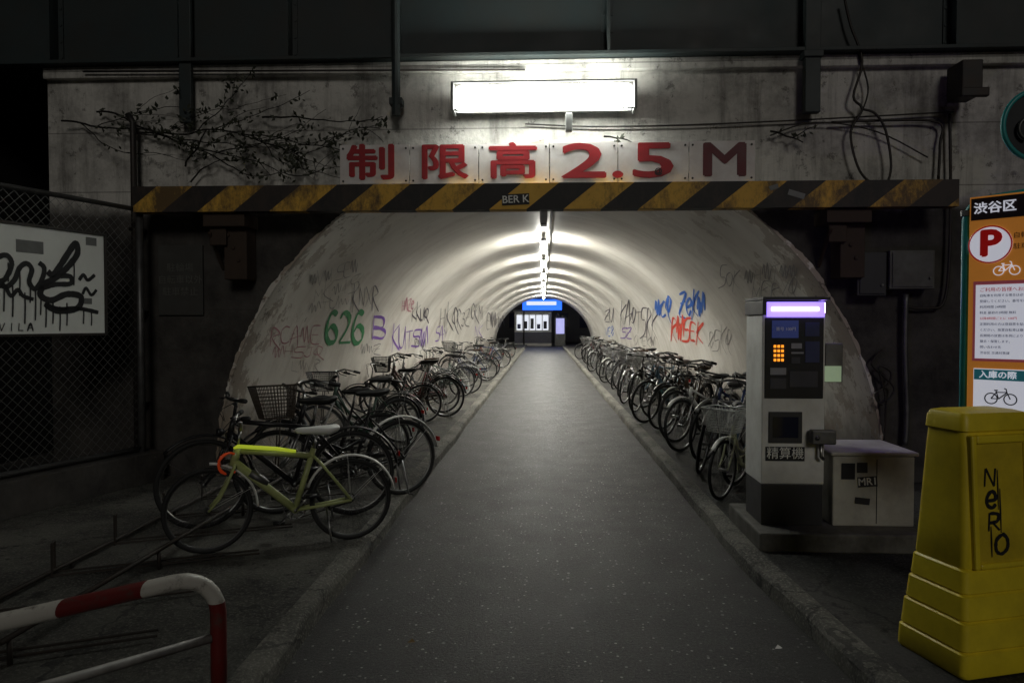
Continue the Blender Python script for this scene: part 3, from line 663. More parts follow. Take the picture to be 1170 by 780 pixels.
def f_chain(): 
    m=MB(); m.tube([(BBk[0],-.045,.365),(RH[0],-.045,WR+.035)],.005,4); m.tube([(BBk[0],-.045,.195),(RH[0],-.045,WR-.035)],.005,4); m.tube(circ(.036,14,cx=RH[0],cz=WR,y=-.045),.006,4,True); return m
def f_pedal(s):
    m=MB(); x,z=(BBk[0]+.12,.16) if s<0 else (BBk[0]-.12,.40)
    m.box(x-.045,x+.045,min(s*.08,s*.165),max(s*.08,s*.165),z-.01,z+.012); return m
def f_stand(kind):
    m=MB()
    if kind=='double':
        for s in (-1,1): m.tube([(RH[0]+.02,.06*s,WR-.02),(RH[0]-.02,.09*s,.02),(RH[0]-.06,.1*s,.008)],.008,5)
        m.tube([(RH[0]-.03,-.09,.02),(RH[0]-.03,.09,.02)],.008,5)
    else: m.tube([(-.33,.045,.30),(-.36,.17,.03)],.009,5)
    return m
def f_rack():
    m=MB()
    for s in (-1,1):
        m.tube([(-.28,.05*s,.70),(-.35,.06*s,.725),(-.72,.06*s,.725)],.005,5); m.tube([(RH[0],.058*s,WR),(-.60,.06*s,.72)],.0045,4)
    for x in (-.38,-.48,-.58,-.68,-.72): m.tube([(x,-.06,.725),(x,.06,.725)],.0045,4)
    return m
def f_basket():
    m=MB(); 
    def rect(f,z): 
        x0,x1,w=.43-.02*f,.43+.22+.07*f,.14+.06*f; return [(x0,-w,z),(x1,-w,z),(x1,w,z),(x0,w,z)]
    z0,z1=.75,1.01
    for i in range(10):
        f=i/9; r=rect(f,z0+(z1-z0)*f); 
        for k in range(4): m.tube([r[k],r[(k+1)%4]],.007 if i==9 else .003,4 if i==9 else 3,cap=False)
    a=rect(0,z0); b=rect(1,z1)
    for k in range(4):
        n=12
        for i in range(n):
            t=i/n; pa=Vector(a[k]).lerp(Vector(a[(k+1)%4]),t); pb=Vector(b[k]).lerp(Vector(b[(k+1)%4]),t); m.tube([pa,pb],.003,3,cap=False)
    for i in range(9):
        t=(i+.5)/9; m.tube([Vector(a[0]).lerp(Vector(a[3]),t),Vector(a[1]).lerp(Vector(a[2]),t)],.0025,3,cap=False)
    m.tube([(.52,.06,.75),(.55,.06,WR)],.005,4); m.tube([(.52,-.06,.75),(.55,-.06,WR)],.005,4); m.tube([(.36,0,.80),(.43,0,.85)],.008,5)
    return m
def f_light():
    m=MB(); m.loft([[(x,math.cos(2*PI*k/10)*r,.70+math.sin(2*PI*k/10)*r) for k in range(10)] for x,r in ((.395,.015),(.42,.028),(.45,.032),(.455,.028))]); m.tube([(.37,0,.68),(.41,0,.70)],.006,4); return m
def f_refl(): return MB().box(-.905,-.895,-.03,.03,.44,.48)
def f_cguard():
    m=MB()
    m.loft([[(BBk[0]+.1,-.058,.24),(BBk[0]+.1,-.058,.34),(BBk[0]+.1,-.05,.34),(BBk[0]+.1,-.05,.24)],[(BBk[0]+.03,-.058,.19),(BBk[0]+.03,-.058,.385),(BBk[0]+.03,-.05,.385),(BBk[0]+.03,-.05,.19)],
      [(BBk[0]-.1,-.058,.32),(BBk[0]-.1,-.058,.385),(BBk[0]-.1,-.05,.385),(BBk[0]-.1,-.05,.32)],[(RH[0]+.02,-.058,WR+.02),(RH[0]+.02,-.058,WR+.06),(RH[0]+.02,-.05,WR+.06),(RH[0]+.02,-.05,WR+.02)]]); return m
REFL=M('red_reflector',(.4,.01,.01),.2)
def fm_(n,c,r=.35,me=0.): return M('frame_'+n,c,r,me,var=.15,dirt=.4)
COL={'black':fm_('black',(.012,.012,.014)),'silver':fm_('silver',(.40,.40,.40),.35,.6),'dark red':fm_('dark_red',(.15,.012,.012)),'navy blue':fm_('navy',(.015,.03,.10)),'grey':fm_('grey',(.12,.12,.13)),
 'dark green':fm_('dark_green',(.012,.04,.025)),'white':fm_('white',(.6,.6,.57)),'brown':fm_('brown',(.06,.035,.02)),'pale yellow':fm_('pale_yellow',(.68,.68,.46)),'olive green':fm_('olive',(.38,.42,.17)),'light blue':fm_('light_blue',(.14,.25,.34))}
SAD={'black':M('black_vinyl',(.015,.015,.015),.45),'brown':M('brown_vinyl',(.06,.035,.02),.5),'white':WPL}
BSK=M('wicker_brown',(.05,.035,.024),.7,var=.4)
AX=Vector((.33,0,.80)); AXD=(Vector((.33,0,.80))-Vector((.37,0,.66))).normalized()
def bicycle(label,pos,head,color,style='step',bar='swept',basket=False,rack=True,guards='steel',saddle='black',lean=.06,steer=0.,cguard=True,group=None,stand='double',hero=False,scale=1.):
    r=bpy.data.objects.new('bicycle',None); C.objects.link(r); r.empty_display_size=.1
    r.location=pos; r.rotation_euler=(lean,0,head); r.scale=(scale,)*3; tag(r,label,'bicycle',group)
    S=Matrix.Translation(AX)@Matrix.Rotation(steer,4,AXD)@Matrix.Translation(-AX)
    def pt(name,me,par=None,mt=None,loc=None):
        o=bpy.data.objects.new(name,me); C.objects.link(o); o.parent=par or r
        if mt is not None: o.matrix_basis=mt
        if loc: o.matrix_basis=(mt or Matrix())@Matrix.Translation(loc)@Matrix.Rotation(random.random()*6,4,'Y')
        return o
    fm=COL[color]
    pt('frame',cm(('frame',style),lambda:f_frame(style),fm)); pt('fork',cm('fork',lambda:f_fork(style),fm if style in('diamond','sport') or color=='pale yellow' else CHR),mt=S)
    for loc,mt in ((RH,None),(FH,S)):
        w=pt('wheel',cm('rim',f_rim,SPK if hero else CHR),mt=mt,loc=loc); pt('tyre',cm('tyre',f_tyre,RUB),w); pt('spokes',cm('spokes',f_spk,SPK),w)
    hb=pt('handlebar',cm(('handlebar',bar),lambda:f_bar(bar),CHR if bar!='flat' else BLK),mt=S)
    for s in (-1,1):
        pt('grip',cm(('grip',bar,s),lambda:f_grip(bar,s),RUB),hb); pt('brake_lever',cm(('lever',bar,s),lambda:f_lever(bar,s),BLK),hb)
    pt('saddle',cm('saddle_wide' if hero else 'saddle',(lambda:f_saddle(1.15)) if hero else f_saddle,SAD[saddle])); pt('seat_post',cm('seat_post',f_post,CHR))
    cr=pt('crank',cm('crank',f_crank,CHR)); 
    for s in (-1,1): pt('pedal',cm(('pedal',s),lambda:f_pedal(s),BLK),cr)
    pt('chain',cm('chain',f_chain,DSTEEL))
    if cguard: pt('chain_guard',cm('cguard',f_cguard,fm if color!='black' else STEEL))
    gmtl={'steel':CHR,'white':WHT,'black':BLK}.get(guards)
    if gmtl:
        pt('mudguard',cm('mudguard_rear',lambda:guard(RH,.35,3.0,(1.5,2.4)),gmtl))
        if hero: pt('mudguard',cm('mudguard_short',lambda:guard(FH,1.6,3.15,(2.7,)),gmtl),mt=S)
        else: pt('mudguard',cm('mudguard_front',lambda:guard(FH,.75,2.9,(2.5,)),gmtl if color!='black' or guards!='white' else BLK),mt=S)
        pt('reflector',cm('reflector',f_refl,REFL,False))
    pt('kickstand',cm(('stand',stand),lambda:f_stand(stand),CHR))
    if rack: pt('luggage_rack',cm('rack',f_rack,SPK))
    if basket: pt('basket',cm('basket',f_basket,{'steel':CHR,'pale':WHT,'brown':BSK}.get(basket,BLK)),mt=S)
    else: pt('headlight',cm('headlight',f_light,BLK),mt=S)
    return r
ZP=.1
def place(hubx,huby,deg,front=False,sc_=1.):
    a=math.radians(deg); d=Vector((math.cos(a),math.sin(a))); k=(-.55 if front else .53)*sc_
    return (hubx+d.x*k,huby+d.y*k,ZP),a
GL_='bicycles parked along the left tunnel wall'; GR_='bicycles parked along the right tunnel wall'
pos,a=place(-1.34,4.80,202,sc_=.85)
hero=bicycle('olive green bicycle with white saddle and white mudguards, nearest the camera on the left',pos,a,'olive green','sport','riser',False,False,'white','white',.05,.12,False,GL_,'side',True,.85)
def addp(r,name,mb,mat,smooth=True,mt=None):
    me=mb.mesh(name,smooth); me.materials.append(mat); o=bpy.data.objects.new(name,me); C.objects.link(o); o.parent=r
    if mt: o.matrix_basis=mt
    return o
addp(hero,'reflective_strap',MB().tube([(-.10,.03,.748),(.05,.04,.778),(.33,.05,.813),(.36,.04,.80)],[.014,.017,.017,.01],6),M('neon_yellow',(.70,.80,.04),.5,emit=(.65,.8,.05),es=.32))  # emission added to brighten the strap, which gives no light itself
pts=[(.40+math.cos(i*.42)*.062+.01*math.sin(i*.9),.07*math.sin(i*.42+1)+.02,.68+math.sin(i*.42)*.088) for i in range(46)]
addp(hero,'cable_lock',MB().tube(pts,.008,6),M('orange_plastic',(.80,.09,.015),.4,emit=(.8,.08,.02),es=.08))  # slight glow added into the orange of the lock
addp(hero,'bell',MB().tube([(.35,.09,1.03),(.35,.09,1.055)],[.022,.01],10),CHR)
addp(hero,'bottle_cage',MB().tube([(.12,.0,.50),(.24,.03,.60)],.03,8).tube([(.05,-.02,.42),(.1,0,.48)],.012,6),STEEL)
pos,a=place(-1.50,5.42,203)
bicycle('black bicycle with flat bars and black mudguards, second from the camera on the left',pos,a,'black','diamond','flat',False,False,'black','black',.05,.25,False,GL_,'side')
pos,a=place(-1.24,6.08,217)
bicycle('black bicycle with brown front basket and white rear mudguard, third on the left',pos,a,'black','step','swept','brown',False,'white','black',.06,-.1,True,GL_)
ORD=['first','second','third','fourth','fifth','sixth','seventh','eighth','ninth','tenth','eleventh','twelfth','thirteenth','fourteenth','fifteenth','sixteenth','seventeenth','eighteenth','nineteenth','twentieth','twenty-first','twenty-second','twenty-third','twenty-fourth','twenty-fifth','twenty-sixth','twenty-seventh','twenty-eighth','twenty-ninth','thirtieth','thirty-first','thirty-second','thirty-third','thirty-fourth']
cols=['black','black','black','silver','grey','dark red','black','navy blue','brown','black','dark green','white','grey','black']
def describe(c,b,o,side):
    return '%s bicycle%s, %s from the camera in the %s row'%(c,' with front basket' if b else ' without basket',o,side)
ly=[6.95,8.2,8.75,10.6,11.2,11.75,12.9,14.4,15.0,16.6,18.4,19.2,21.6,24.0,25.2,28.0,31]
random.seed(22)
for i,yy in enumerate(ly):
    c=random.choice(cols); b=random.random()<.18; c='dark red' if i==5 else c
    pos,a=place(-1.45+random.uniform(-.45,.05),yy,206+random.uniform(-22,24))
    bicycle(describe(c,b,ORD[i+3],'left'),pos,a,c,random.choice(['step','step','mixte','diamond']),random.choice(['swept','swept','flat']),b,random.random()<.6,random.choice(['steel','black','black','none'] if i>2 else ['black']),random.choice(['black','black','brown']),random.uniform(.0,.17),random.uniform(-.6,.6),True,GL_,scale=random.uniform(.88,1.0))
cols2=['black','black','silver','grey','white','silver','navy blue','brown','light blue','dark green','white','grey','black','silver','dark red']
yy=6.02; i=0
while yy<32:
    c=random.choice(cols2); b=random.random()<.16
    if i==0: c,b='pale yellow','pale'
    s_=random.uniform(.92,1.02) if i else .78
    pos,a=place(1.56+random.uniform(-.07,.10)+(.14 if i%2 else 0) if i else 1.52,yy,(231+random.uniform(-12,12)) if i else 233,True,s_)
    bicycle(describe(c,b,ORD[i],'right'),pos,a,c,random.choice(['step','step','mixte','diamond']) if i else 'step',random.choice(['swept','swept','flat']),('pale' if i==0 else 'steel' if random.random()<.5 else True) if b else False,random.random()<.6,random.choice(['steel','white','black','steel','none']) if i else 'white',random.choice(['black','black','brown']),random.uniform(-.14,.06),random.uniform(-.4,.45),True,GR_,scale=s_)
    yy+= (.60 if yy<14 else .9 if yy<20 else 1.35)+random.uniform(-.1,.1); i+=1
# racks
rk=thing('bicycle_rack','low dark wheel rack on the left pavement in front of the bicycles','bicycle rack',(-2.4,4,.1))
for (xx,z) in ((-2.9,.14),(-2.35,.22)):
    mb=MB(); mb.tube([(xx,2.9,z),(xx,6.6,z)],.014,8)
    yy=2.95
    while yy<6.7: mb.tube([(xx,yy,z),(xx,yy,.1)],.012,6); yy+=1.2
    obj('rail',mb,RACKM,rk,True)
yy=3.0; dv=Vector((-.9,-.42,0))
while yy<6.6:
    mb=MB(); c0=Vector((-1.85,yy+.25,.118)); c1=c0+dv*1.15
    n_=Vector((.42,-.9,0))*.035
    for s in (-1,1): mb.tube([tuple(c0+n_*s),tuple(c1+n_*s+Vector((0,0,.01)))],.007,5)
    mb.tube([tuple(c1+n_),tuple(c1+n_+Vector((0,0,.2))),tuple(c1-n_+Vector((0,0,.2))),tuple(c1-n_)],.007,5)
    obj('wheel_channel',mb,RACKM,rk); yy+=.6
rk=thing('bicycle_rack','long low rail behind the right row of bicycles','bicycle rack',(2.7,10,.1))
mb=MB(); mb.tube([(2.75,6.9,.45),(2.75,32,.45)],.018,6); obj('rail',mb,DSTEEL,rk,True)
for k in range(13): mb=MB(); mb.tube([(2.75,7+k*2,.09),(2.75,7+k*2,.45)],.018,6); obj('leg',mb,DSTEEL,rk,True)
# ------------------------------------------------------------ guard rail
gr=thing('guard_rail','red and white banded hoop guard rail at the lower left','guard rail',(-1.3,2.7,.1))
e=Vector((-1.29,2.7,0)); dd=Vector((-.464,-.45,0)).normalized(); zt=.615; LR=1.7; pts=[(e.x,e.y,.1),(e.x,e.y,.3),(e.x,e.y,zt-.16)]
for k in range(1,7): 
    a=PI/2*k/6; c=e+dd*.16; q=c-dd*.16*math.cos(a); pts.append((q.x,q.y,zt-.16+.16*math.sin(a)))
q=e+dd*(LR-.16); pts.append((q.x,q.y,zt))
for k in range(1,7):
    a=PI/2*k/6; q=e+dd*(LR-.16+.16*math.sin(a)); pts.append((q.x,q.y,zt-.16+.16*math.cos(a)))
q=e+dd*LR; pts.append((q.x,q.y,.1))
obj('hoop',MB().tube(pts,.031,16),BAND,gr,True)
q0=e+dd*.03; q1=e+dd*(LR-.03); obj('cross_bar',MB().tube([(q0.x,q0.y,.36),(q1.x,q1.y,.36)],.018,12),M('worn_white_paint',(.3,.29,.27),.5,var=.2,dirt=.8),gr,True)
# ------------------------------------------------------------ payment machine
YM=4.85; Lx=at(870,500,YM).x; Rx=at(942,500,YM).x; Zt=at(905,343,YM).z; ZB=.22
mb=MB(); mb.box(1.43,2.52,4.66,5.45,.09,ZB); tag(obj('machine_plinth',mb,PLIN,bevel=.015),'raised concrete plinth under the payment machine and white cabinet','plinth')
pm=thing('payment_machine','tall white parking payment machine with violet lit top on the plinth','payment machine',((Lx+Rx)/2,YM,ZB))
yb=YM+.38; zk=at(905,553,YM).z
mb=MB(); mb.box(Lx,Rx,YM,yb,zk,Zt-.10); obj('cabinet',mb,LGRY,pm,bevel=.008)
mb=MB(); mb.box(Lx+.005,Rx-.005,YM+.01,yb-.01,ZB,zk-.002); obj('base',mb,DGRY,pm,bevel=.004)
mb=MB(); mb.box(Lx-.012,Rx+.012,YM-.05,yb+.01,Zt-.0,Zt+.022); mb.box(Lx-.01,Rx-.02,YM+.02,yb+.005,Zt-.098,Zt-.002); mb.box(Lx-.012,Lx+.012,YM-.045,YM+.02,Zt-.1,Zt-.002); obj('hood',mb,DGRY,pm,bevel=.004)
def plate(name,x0,y0,x1,y1,Y,mt,par,th=.006,bevel=0):
    a=at(x0,y0,Y); b=at(x1,y1,Y); mb=MB(); mb.box(a.x,b.x,Y-th,Y-.0005,b.z,a.z); return obj(name,mb,mt,par,bevel=bevel)
plate('lit_header',876,345,941,362,YM-.015,VIOL,pm,.02)
TB=M('violet_lamp_tube',(.8,.8,1),.4,var=0,emit=(.62,.52,1),es=3.2)
a=at(882,353,YM-.045); b=at(936,353,YM-.045); mb=MB(); mb.tube([(a.x,YM-.037,a.z),(b.x,YM-.037,a.z)],.014,8); obj('header_tube',mb,TB,pm,True)
mb=MB(); mb.box(Rx-.017,Rx+.008,YM+.03,yb-.02,Zt-.085,Zt-.015); obj('added_side_glow',mb,VIOS,pm)  # unseen glowing strip added to spill violet light onto the wall
NAVY=M('dark_panel',(.008,.009,.013),.4,var=.2); 
dp=plate('control_panel',874,363,940,455,YM,NAVY,pm,.008,.003)
plate('display',882,366,912,386,YM-.009,M('display_dim',(.02,.03,.07),.3,emit=(.1,.14,.5),es=.12),dp)
AMB=M('amber_key',(.8,.3,.02),.4,emit=(1,.30,.02),es=1.4)
for r_ in range(4):
    for c_ in range(3): plate('key',884+c_*4.3,394+r_*5.2,886.6+c_*4.3,397+r_*5.2,YM-.009,AMB,dp)
INS=[M('insert_light',(.30,.30,.33),.5),M('insert_dark',(.05,.05,.065),.4),M('insert_blue',(.03,.04,.12),.4)]
for (x0,y0,x1,y1,cc) in ((904,392,916,398,0),(904,402,918,404,0),(904,408,914,415,1),(880,420,898,428,0),(880,432,898,444,1),(902,424,934,442,1),(920,368,936,384,2),(920,390,936,414,2)):
    plate('panel_insert',x0,y0,x1,y1,YM-.009,INS[cc],dp,.004)
t_=at(897,376,YM); text('lettering','番号 100円',.028,WPL,dp,face((t_.x,YM-.017,t_.z)),off=0)
mid=plate('change_hatch',878,470,916,506,YM,DGRY,pm,.01,.004); plate('tray',883,476,912,500,YM-.011,GLS,mid,.003)
lbl=plate('name_plate',874.5,510,919,526.5,YM,INK,pm,.005)
t_=at(896.8,518.3,YM); text('lettering','精算機',.086,WPL,lbl,face((t_.x,YM-.0065,t_.z)),off=0,sx=.98)
plate('side_card',941,392,960,436,YM+.05,GRY,pm,.04,.004); plate('card',942,418,961,436,YM+.005,M('green_white_card',(.55,.7,.5),.5,emit=(.6,.8,.5),es=.18),pm,.003)  # card colour carries a slight added glow
plate('coin_box',924,490,951,506,YM-.02,STEEL,pm,.07,.008)
a=at(938,506,YM-.05); mb=MB(); mb.tube([(a.x,YM-.05,a.z),(a.x,YM-.05,a.z-.09),(a.x+.02,YM-.05,a.z-.11)],.012,8); mb.tube([(a.x-.04,YM-.02,a.z+.04),(a.x-.04,YM-.1,a.z+.04)],.014,8); obj('lock_handle',mb,CHR,pm,True)
x0=1.975; x1=at(1045,560,4.85).x; zt=at(990,521,4.85).z
wc=thing('utility_cabinet','low off-white cabinet with stickers right of the payment machine','cabinet',((x0+x1)/2,4.85,ZB))
CAB=M('cabinet_offwhite',(.52,.51,.45),.55,var=.1,dirt=.6,scale=5,dcol=(.15,.12,.09))
mb=MB(); mb.box(x0,x1,4.85,5.35,ZB,zt); obj('body',mb,CAB,wc,bevel=.01)
mb=MB(); mb.box(x0-.02,x1+.02,4.83,5.37,zt+.002,zt+.03); obj('lid',mb,CAB,wc,bevel=.01)
YC=4.85
def st(s,px,py,w,h,mt,tm,rot=0,sz=None): return sticker('sticker',s,px,py,w,h,YC-.001,mt,tm,wc,rot,sz)
st('',969,538,.09,.11,INK,INK); st('',985,534,.07,.07,DGRY,WPL,0); st('MR1',991,550,.13,.07,DGRY,WPL,-.08,.07); st('',985,572,.10,.045,DGRY,INK,.1)
mb=MB(); a=at(1002,520,YC); mb.box(a.x-.002,a.x+.002,4.846,4.849,ZB+.02,zt-.02); obj('door_gap',mb,INK,wc)
# ------------------------------------------------------------ yellow barrier
ANG=math.radians(16); BC=gz(1130,762,.1); BX,BY=BC.x,BC.y+.12
br=thing('barrier','tall yellow plastic barrier with black NeRO graffiti at the lower right','barrier',(BX,BY,.1))
BT=Matrix.Translation((BX,BY,.1))@Matrix.Rotation(ANG,4,'Z')
def rr(w,d,z,c=.05,n=4):
    pts=[]
    for cx,cy,a0 in ((w-c,d-c,0),(-w+c,d-c,PI/2),(-w+c,-d+c,PI),(w-c,-d+c,3*PI/2)):
        for k in range(n+1):
            a=a0+PI/2*k/n; pts.append(tuple(BT@Vector((cx+math.cos(a)*c,cy+math.sin(a)*c,z))))
    return pts
hB=1.12
prof=[(0,.238,.185),(.012,.244,.19),(.10,.241,.187),(.108,.230,.176),(.116,.236,.182),(.225,.228,.174),(.233,.217,.163),(.241,.223,.168),(.335,.216,.160),(.343,.206,.150),(.351,.211,.154),(.44,.204,.147),(.448,.195,.138),(.456,.198,.141),(.62,.191,.130),(.80,.184,.119),(.98,.177,.108),(1.03,.174,.104),(1.038,.182,.112),(1.09,.179,.108),(1.112,.168,.096),(hB,.14,.07)]
mb=MB(); mb.loft([rr(w,d,z,.03 if d>.1 else .022) for z,w,d in prof]); body=obj('body',mb,YEL,br,True)
body.modifiers.new('es','EDGE_SPLIT').split_angle=math.radians(30)
def fpt(u,z,o): return tuple(BT@Vector((u,-(.153-.058*(z-.4))-o,z)))
def pbox(mb,u0,u1,z0,z1,o0,o1):
    vs=[fpt(u,z,o) for o in (o0,o1) for u,z in ((u0,z0),(u1,z0),(u1,z1),(u0,z1))]
    mb.add(vs,[(0,1,2,3),(7,6,5,4),(0,4,5,1),(1,5,6,2),(2,6,7,3),(3,7,4,0)])
mb=MB(); pbox(mb,-.135,.125,.46,1.0,-.04,.0); obj('front_panel',mb,M('yellow_shaded',(.72,.54,.025),.5,dirt=.5,scale=5,dcol=(.2,.14,.02)),br,bevel=.006)  # panel yellow darkened to paint in the recess shade
mb=MB()
for e in ((-.16,-.132,.45,1.02),(.12,.148,.45,1.02),(-.132,.12,.985,1.02),(-.132,.12,.45,.475)): pbox(mb,*e,-.05,.013)
obj('panel_rim',mb,YEL,br,bevel=.008)
mb=MB(); fz=lambda a,b: fpt(a,b,.004)
for c,u,z,s in (('N',-.098,.80,.078),('e',-.092,.71,.070),('R',-.085,.61,.078),('O',-.05,.51,.085)):
    for stt in letters(c,.03): ribbon(mb,[(u+a*s,z+b*s) for a,b in stt],.015,fz)
for u,z0,z1 in ((-.022,.70,.87),(-.012,.60,.79),(-.065,.5,.63)): ribbon(mb,[(u,z0),(u,(z0+z1)/2),(u,z1)],.006,fz)
obj('graffiti',mb,INK,br)
# ------------------------------------------------------------ info sign right
YI=3.9
si=thing('parking_sign','orange bicycle parking information sign with red P on a teal pole','sign',(at(1102,500,YI).x,YI,.1))
xp=at(1101,400,YI).x; zt=at(1101,238,YI).z; xr=xp+.72
pts=[(xp,YI+.03,.1),(xp,YI+.03,zt-.06)]+[(xp+.1-.1*math.cos(PI/2*k/5),YI+.03,zt-.06+.1*math.sin(PI/2*k/5)) for k in range(1,6)]+[(xp+.4,YI+.03,zt+.06),(xr-.1,YI+.03,zt+.05),(xr,YI+.03,zt-.06),(xr,YI+.03,.1)]
obj('pole',MB().tube(pts,.024,10),TEAL,si,True)
ORG=M('sign_orange',(.60,.24,.04),.45,var=.12,dirt=.15,emit=(.65,.24,.04),es=.26); SW=M('sign_white_sheet',(.75,.74,.72),.4,var=.04,emit=(.80,.82,.95),es=.42); BRN=M('sign_brown',(.04,.025,.03),.5)  # orange, sheet and print colours carry an added glow to brighten the sign
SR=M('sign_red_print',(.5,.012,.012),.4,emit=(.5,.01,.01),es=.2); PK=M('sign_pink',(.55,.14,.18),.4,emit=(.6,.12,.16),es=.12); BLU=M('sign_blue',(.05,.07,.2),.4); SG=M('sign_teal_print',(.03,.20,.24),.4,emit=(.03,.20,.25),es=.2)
def ip(name,x0,y0,x1,y1,mt,lay,par=si): return plate(name,x0,y0,x1,y1,YI-lay*.003,mt,par,.0025)
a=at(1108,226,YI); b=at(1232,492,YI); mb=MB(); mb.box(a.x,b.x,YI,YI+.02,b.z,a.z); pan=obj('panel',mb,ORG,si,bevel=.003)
hd=ip('header',1110,228,1230,252,BRN,1)
t_=at(1112,240.5,YI); text('lettering','渋谷区',.064,SW,hd,face((t_.x,YI-.007,t_.z)),off=0,ax='LEFT',bold=.0014)
c0=at(1128,281,YI); mb=MB(); mb.disc((c0.x,YI-.004,c0.z),.100,'y',36,.003); pd=obj('emblem',mb,SW,si)
mb=MB(); mb.tube([(c0.x+math.cos(2*PI*k/36)*.096,YI-.006,c0.z+math.sin(2*PI*k/36)*.096) for k in range(36)],.004,4,True); obj('emblem_ring',mb,SR,pd)
text('lettering','P',.19,SR,pd,face((c0.x,YI-.008,c0.z)),off=0,bold=.009)
for k,s in enumerate(('自転車','駐車場')):
    t_=at(1150,273+k*12,YI); text('lettering',s,.033,BRN,pan,face((t_.x,YI-.004,t_.z)),off=0,ax='LEFT')
def pict(cx,cy,s,par,mt,lay):
    c=at(cx,cy,YI); mb=MB(); Y=YI-lay*.003
    for dx in (-.5,.5): mb.tube([(c.x+dx*s+math.cos(2*PI*k/18)*s*.33,Y,c.z+math.sin(2*PI*k/18)*s*.33) for k in range(18)],s*.035,4,True)
    for p in ([(-.5,0),(-.1,0),(-.25,.5)],[(-.5,0),(-.22,.4),(.32,.42),(.5,0)],[(-.1,0),(.32,.4)],[(.32,.4),(.28,.62),(.18,.66)],[(-.34,.52),(-.14,.52)]):
        mb.tube([(c.x+x*s,Y,c.z+z*s) for x,z in p],s*.035,4)
    obj('pictogram',mb,mt,par)
pict(1144,311,.07,pan,SW,2)
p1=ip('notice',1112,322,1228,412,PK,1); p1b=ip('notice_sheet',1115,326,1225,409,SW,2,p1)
LN=['ご利用の皆様へお願い','自転車を利用する場合は必ず精算機で','登録してください。番号を確認の上','利用時間 24時間','料金 最初の2時間 無料','以降8時間ごとに 100円','定期利用の方は登録票を貼付して','ください。放置自転車は撤去します。','長期間の放置は条例により','撤去・保管します。','問い合わせ先','渋谷区 交通対策課']
for k,s in enumerate(LN):
    t_=at(1118,332+k*6.4,YI); text('lettering',s,.024 if k==0 else .016,SR if k in (0,5) else BLU,p1b,face((t_.x,YI-.0095,t_.z)),off=0,ax='LEFT')
p2=ip('notice',1112,420,1228,466,SW,1); ip('title_bar',1113,421,1227,433,SG,2,p2)
t_=at(1117,427,YI); text('lettering','入庫の際',.042,SW,p2,face((t_.x,YI-.0095,t_.z)),off=0,ax='LEFT',bold=.0008); pict(1138,453,.085,p2,INK,2.6)
ip('notice',1112,470,1228,490,SW,1)
mb=MB()
for z in (a.z-.08,b.z+.1): 
    for x in (xp,xr): mb.tube([(x-.001,YI+.03,z-.015),(x-.001,YI+.03,z+.015)],.03,10)
obj('clamp',mb,STEEL,si)
si.rotation_euler=(0,0,math.radians(-44))
c=at(1187,143,3.6); rm=thing('round_mirror','teal rimmed round traffic mirror at the upper right edge','mirror',(c.x+.3,3.6,.1))
rr_=.172; obj('rim',MB().tube([(c.x+math.cos(2*PI*k/36)*rr_,3.6,c.z+math.sin(2*PI*k/36)*rr_) for k in range(36)],.012,8,True),TEAL,rm,True)
obj('mirror_face',MB().disc((c.x,3.61,c.z),rr_-.004,'y',36,.01),M('mirror_dark',(.02,.022,.025),.4,.3),rm)
obj('hook',MB().tube([(c.x-.05+math.cos(2*PI*k/20)*.055,3.585,c.z-.02+math.sin(2*PI*k/20)*.055) for k in range(15)],.008,6),STEEL,rm,True)
obj('pole',MB().tube([(c.x+.3,3.66,.1),(c.x+.3,3.66,c.z-.1),(c.x+.26,3.66,c.z),(c.x,3.66,c.z)],.03,10),TEAL,rm,True)
# ------------------------------------------------------------ far end
YF=51
a=at(588,356,YF); b=at(630,400,YF)
bo=thing('kiosk','small lit white kiosk beyond the far end of the tunnel','kiosk',((a.x+b.x)/2,YF,0))
LIT=M('lit_white_panel',(.8,.8,.85),.5,emit=(.85,.9,1),es=.9); LITB=M('lit_blue_sign',(.05,.15,.7),.4,emit=(.02,.14,1),es=1.6)
mb=MB(); mb.box(a.x,b.x,YF,YF+2.4,0,a.z); obj('wall',mb,WHT,bo)
for k in range(5):
    x0=a.x+.15+k*(b.x-a.x-.3)/5; x1=x0+(b.x-a.x-.3)/5-.08; mb=MB(); mb.box(x0,x1,YF-.03,YF-.005,1.15,2.25); w=obj('window',mb,LIT,bo)
    mb=MB(); mb.box(x0+.05,x1-.1,YF-.05,YF-.032,1.25,1.6+.2*(k%3)); obj('poster',mb,[BLU,DGRY,GRY][k%3],w)
mb=MB(); mb.box(a.x-.1,b.x+.1,YF-.4,YF+2.5,a.z,a.z+.12); obj('roof',mb,GRY,bo); mb=MB(); mb.box(a.x,b.x,YF-.04,YF-.002,.2,1.0); obj('counter_front',mb,M('counter_dark',(.1,.1,.14),.5),bo)
a=at(597,342,YF-.5); b=at(642,355,YF-.5); bs=thing('blue_sign','glowing blue sign above the kiosk at the far end','sign',(a.x,YF-.5,b.z))
mb=MB(); mb.box(a.x,b.x,YF-.5,YF-.3,b.z+.05,a.z); obj('sign_box',mb,LITB,bs,bevel=.03); mb=MB(); mb.box(a.x+.3,b.x-.4,YF-.52,YF-.502,(a.z+b.z)/2,a.z-.15); obj('lit_strip',mb,LIT,bs)
mb=MB(); mb.tube([(a.x+.1,YF-.3,b.z+.3),(a.x+.1,YF-.3,0)],.05,8); mb.tube([(b.x-.1,YF-.3,b.z+.3),(b.x-.1,YF-.3,0)],.05,8); obj('post',mb,DSTEEL,bs)
a=at(634,362,YF-.8); b=at(646,394,YF-.8); vm=thing('vending_machine','glowing pale vending machine right of the far kiosk','vending machine',(a.x,YF-.8,0))
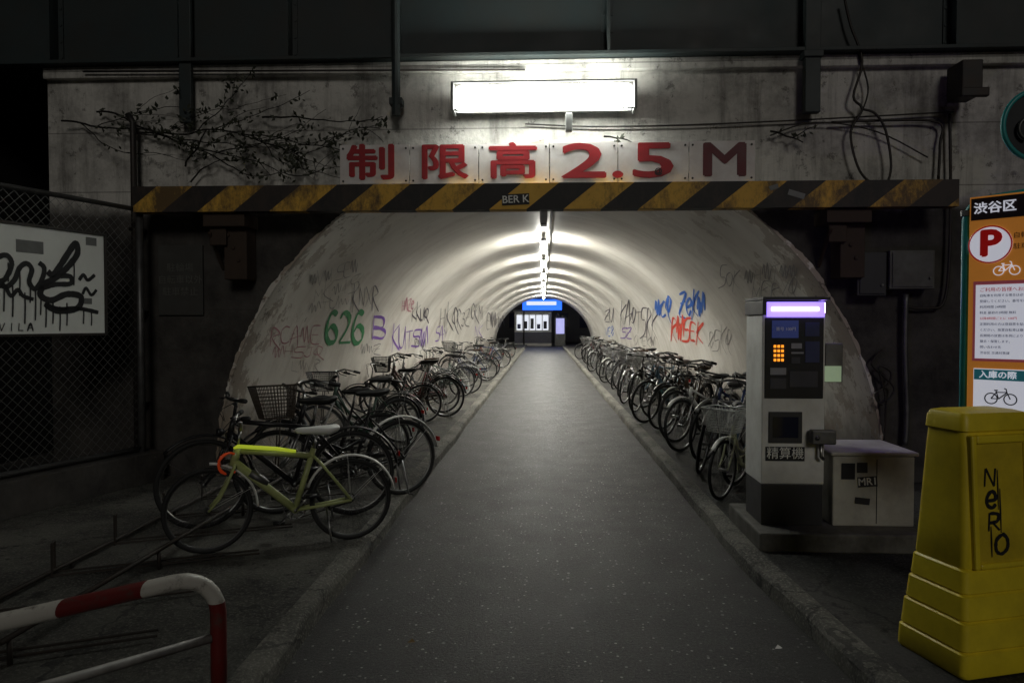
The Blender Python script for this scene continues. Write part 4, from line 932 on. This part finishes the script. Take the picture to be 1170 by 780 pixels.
mb=MB(); mb.box(a.x,b.x,YF-.8,YF-.1,0.02,a.z); obj('cabinet',mb,GRY,vm,bevel=.03); mb=MB(); mb.box(a.x+.08,b.x-.08,YF-.83,YF-.802,.9,a.z-.1); obj('lit_window',mb,M('lit_violet_window',(.6,.6,.8),.5,emit=(.5,.5,1),es=.8),vm)
b=thing('far_building','dark building closing the view beyond the tunnel','building',(0,60,0))
mb=MB(); mb.box(-20,20,60,70,0,16); obj('wall',mb,M('dark_facade',(.03,.03,.035),.8),b)
for k in range(6): 
    mb=MB(); mb.box(-5+k*2,-3.8+k*2,59.94,59.99,1.2,2.6); w=obj('window',mb,DSTEEL,b)
    mb=MB(); mb.box(-4.93+k*2,-3.87+k*2,59.92,59.938,1.27,2.53); obj('pane',mb,GLS,w)
for i,(px,py,l) in enumerate(((890,742,'small white paper scrap on the road near the right kerb'),(408,652,'scrap of pale litter against the left kerb'),(470,735,'tiny dry leaf on the road at lower left of centre'))):
    p=gz(px,py,.0); mb=MB(); s=.02; mb.add([(p.x-s,p.y,.006),(p.x+s*.3,p.y-s*.5,.012),(p.x+s,p.y+s*.4,.007),(p.x,p.y+s,.018)],[(0,1,2,3)])
    tag(obj('litter_scrap',mb,WPL if i<2 else M('dry_leaf',(.2,.12,.04),.8)),l,'litter')
# ------------------------------------------------------------ world + dim added fill lamp (night)
w=bpy.data.worlds.new('World'); sc.world=w; w.use_nodes=True; nt=w.node_tree
sk=nt.nodes.new('ShaderNodeTexSky'); sk.sky_type='NISHITA'; sk.sun_disc=False; sk.sun_elevation=math.radians(27); sk.sun_rotation=math.radians(168)
nt.links.new(sk.outputs[0],nt.nodes['Background'].inputs[0]); nt.nodes['Background'].inputs[1].default_value=.0006
sl=bpy.data.lights.new('fill_sun','SUN'); sl.energy=.29; sl.angle=math.radians(14); sl.color=(1,.96,.88); so=bpy.data.objects.new('fill_sun',sl); C.objects.link(so)  # added fill in place of the street light behind the camera
so.rotation_euler=Vector((-.20,.97,-.46)).to_track_quat('-Z','Y').to_euler()
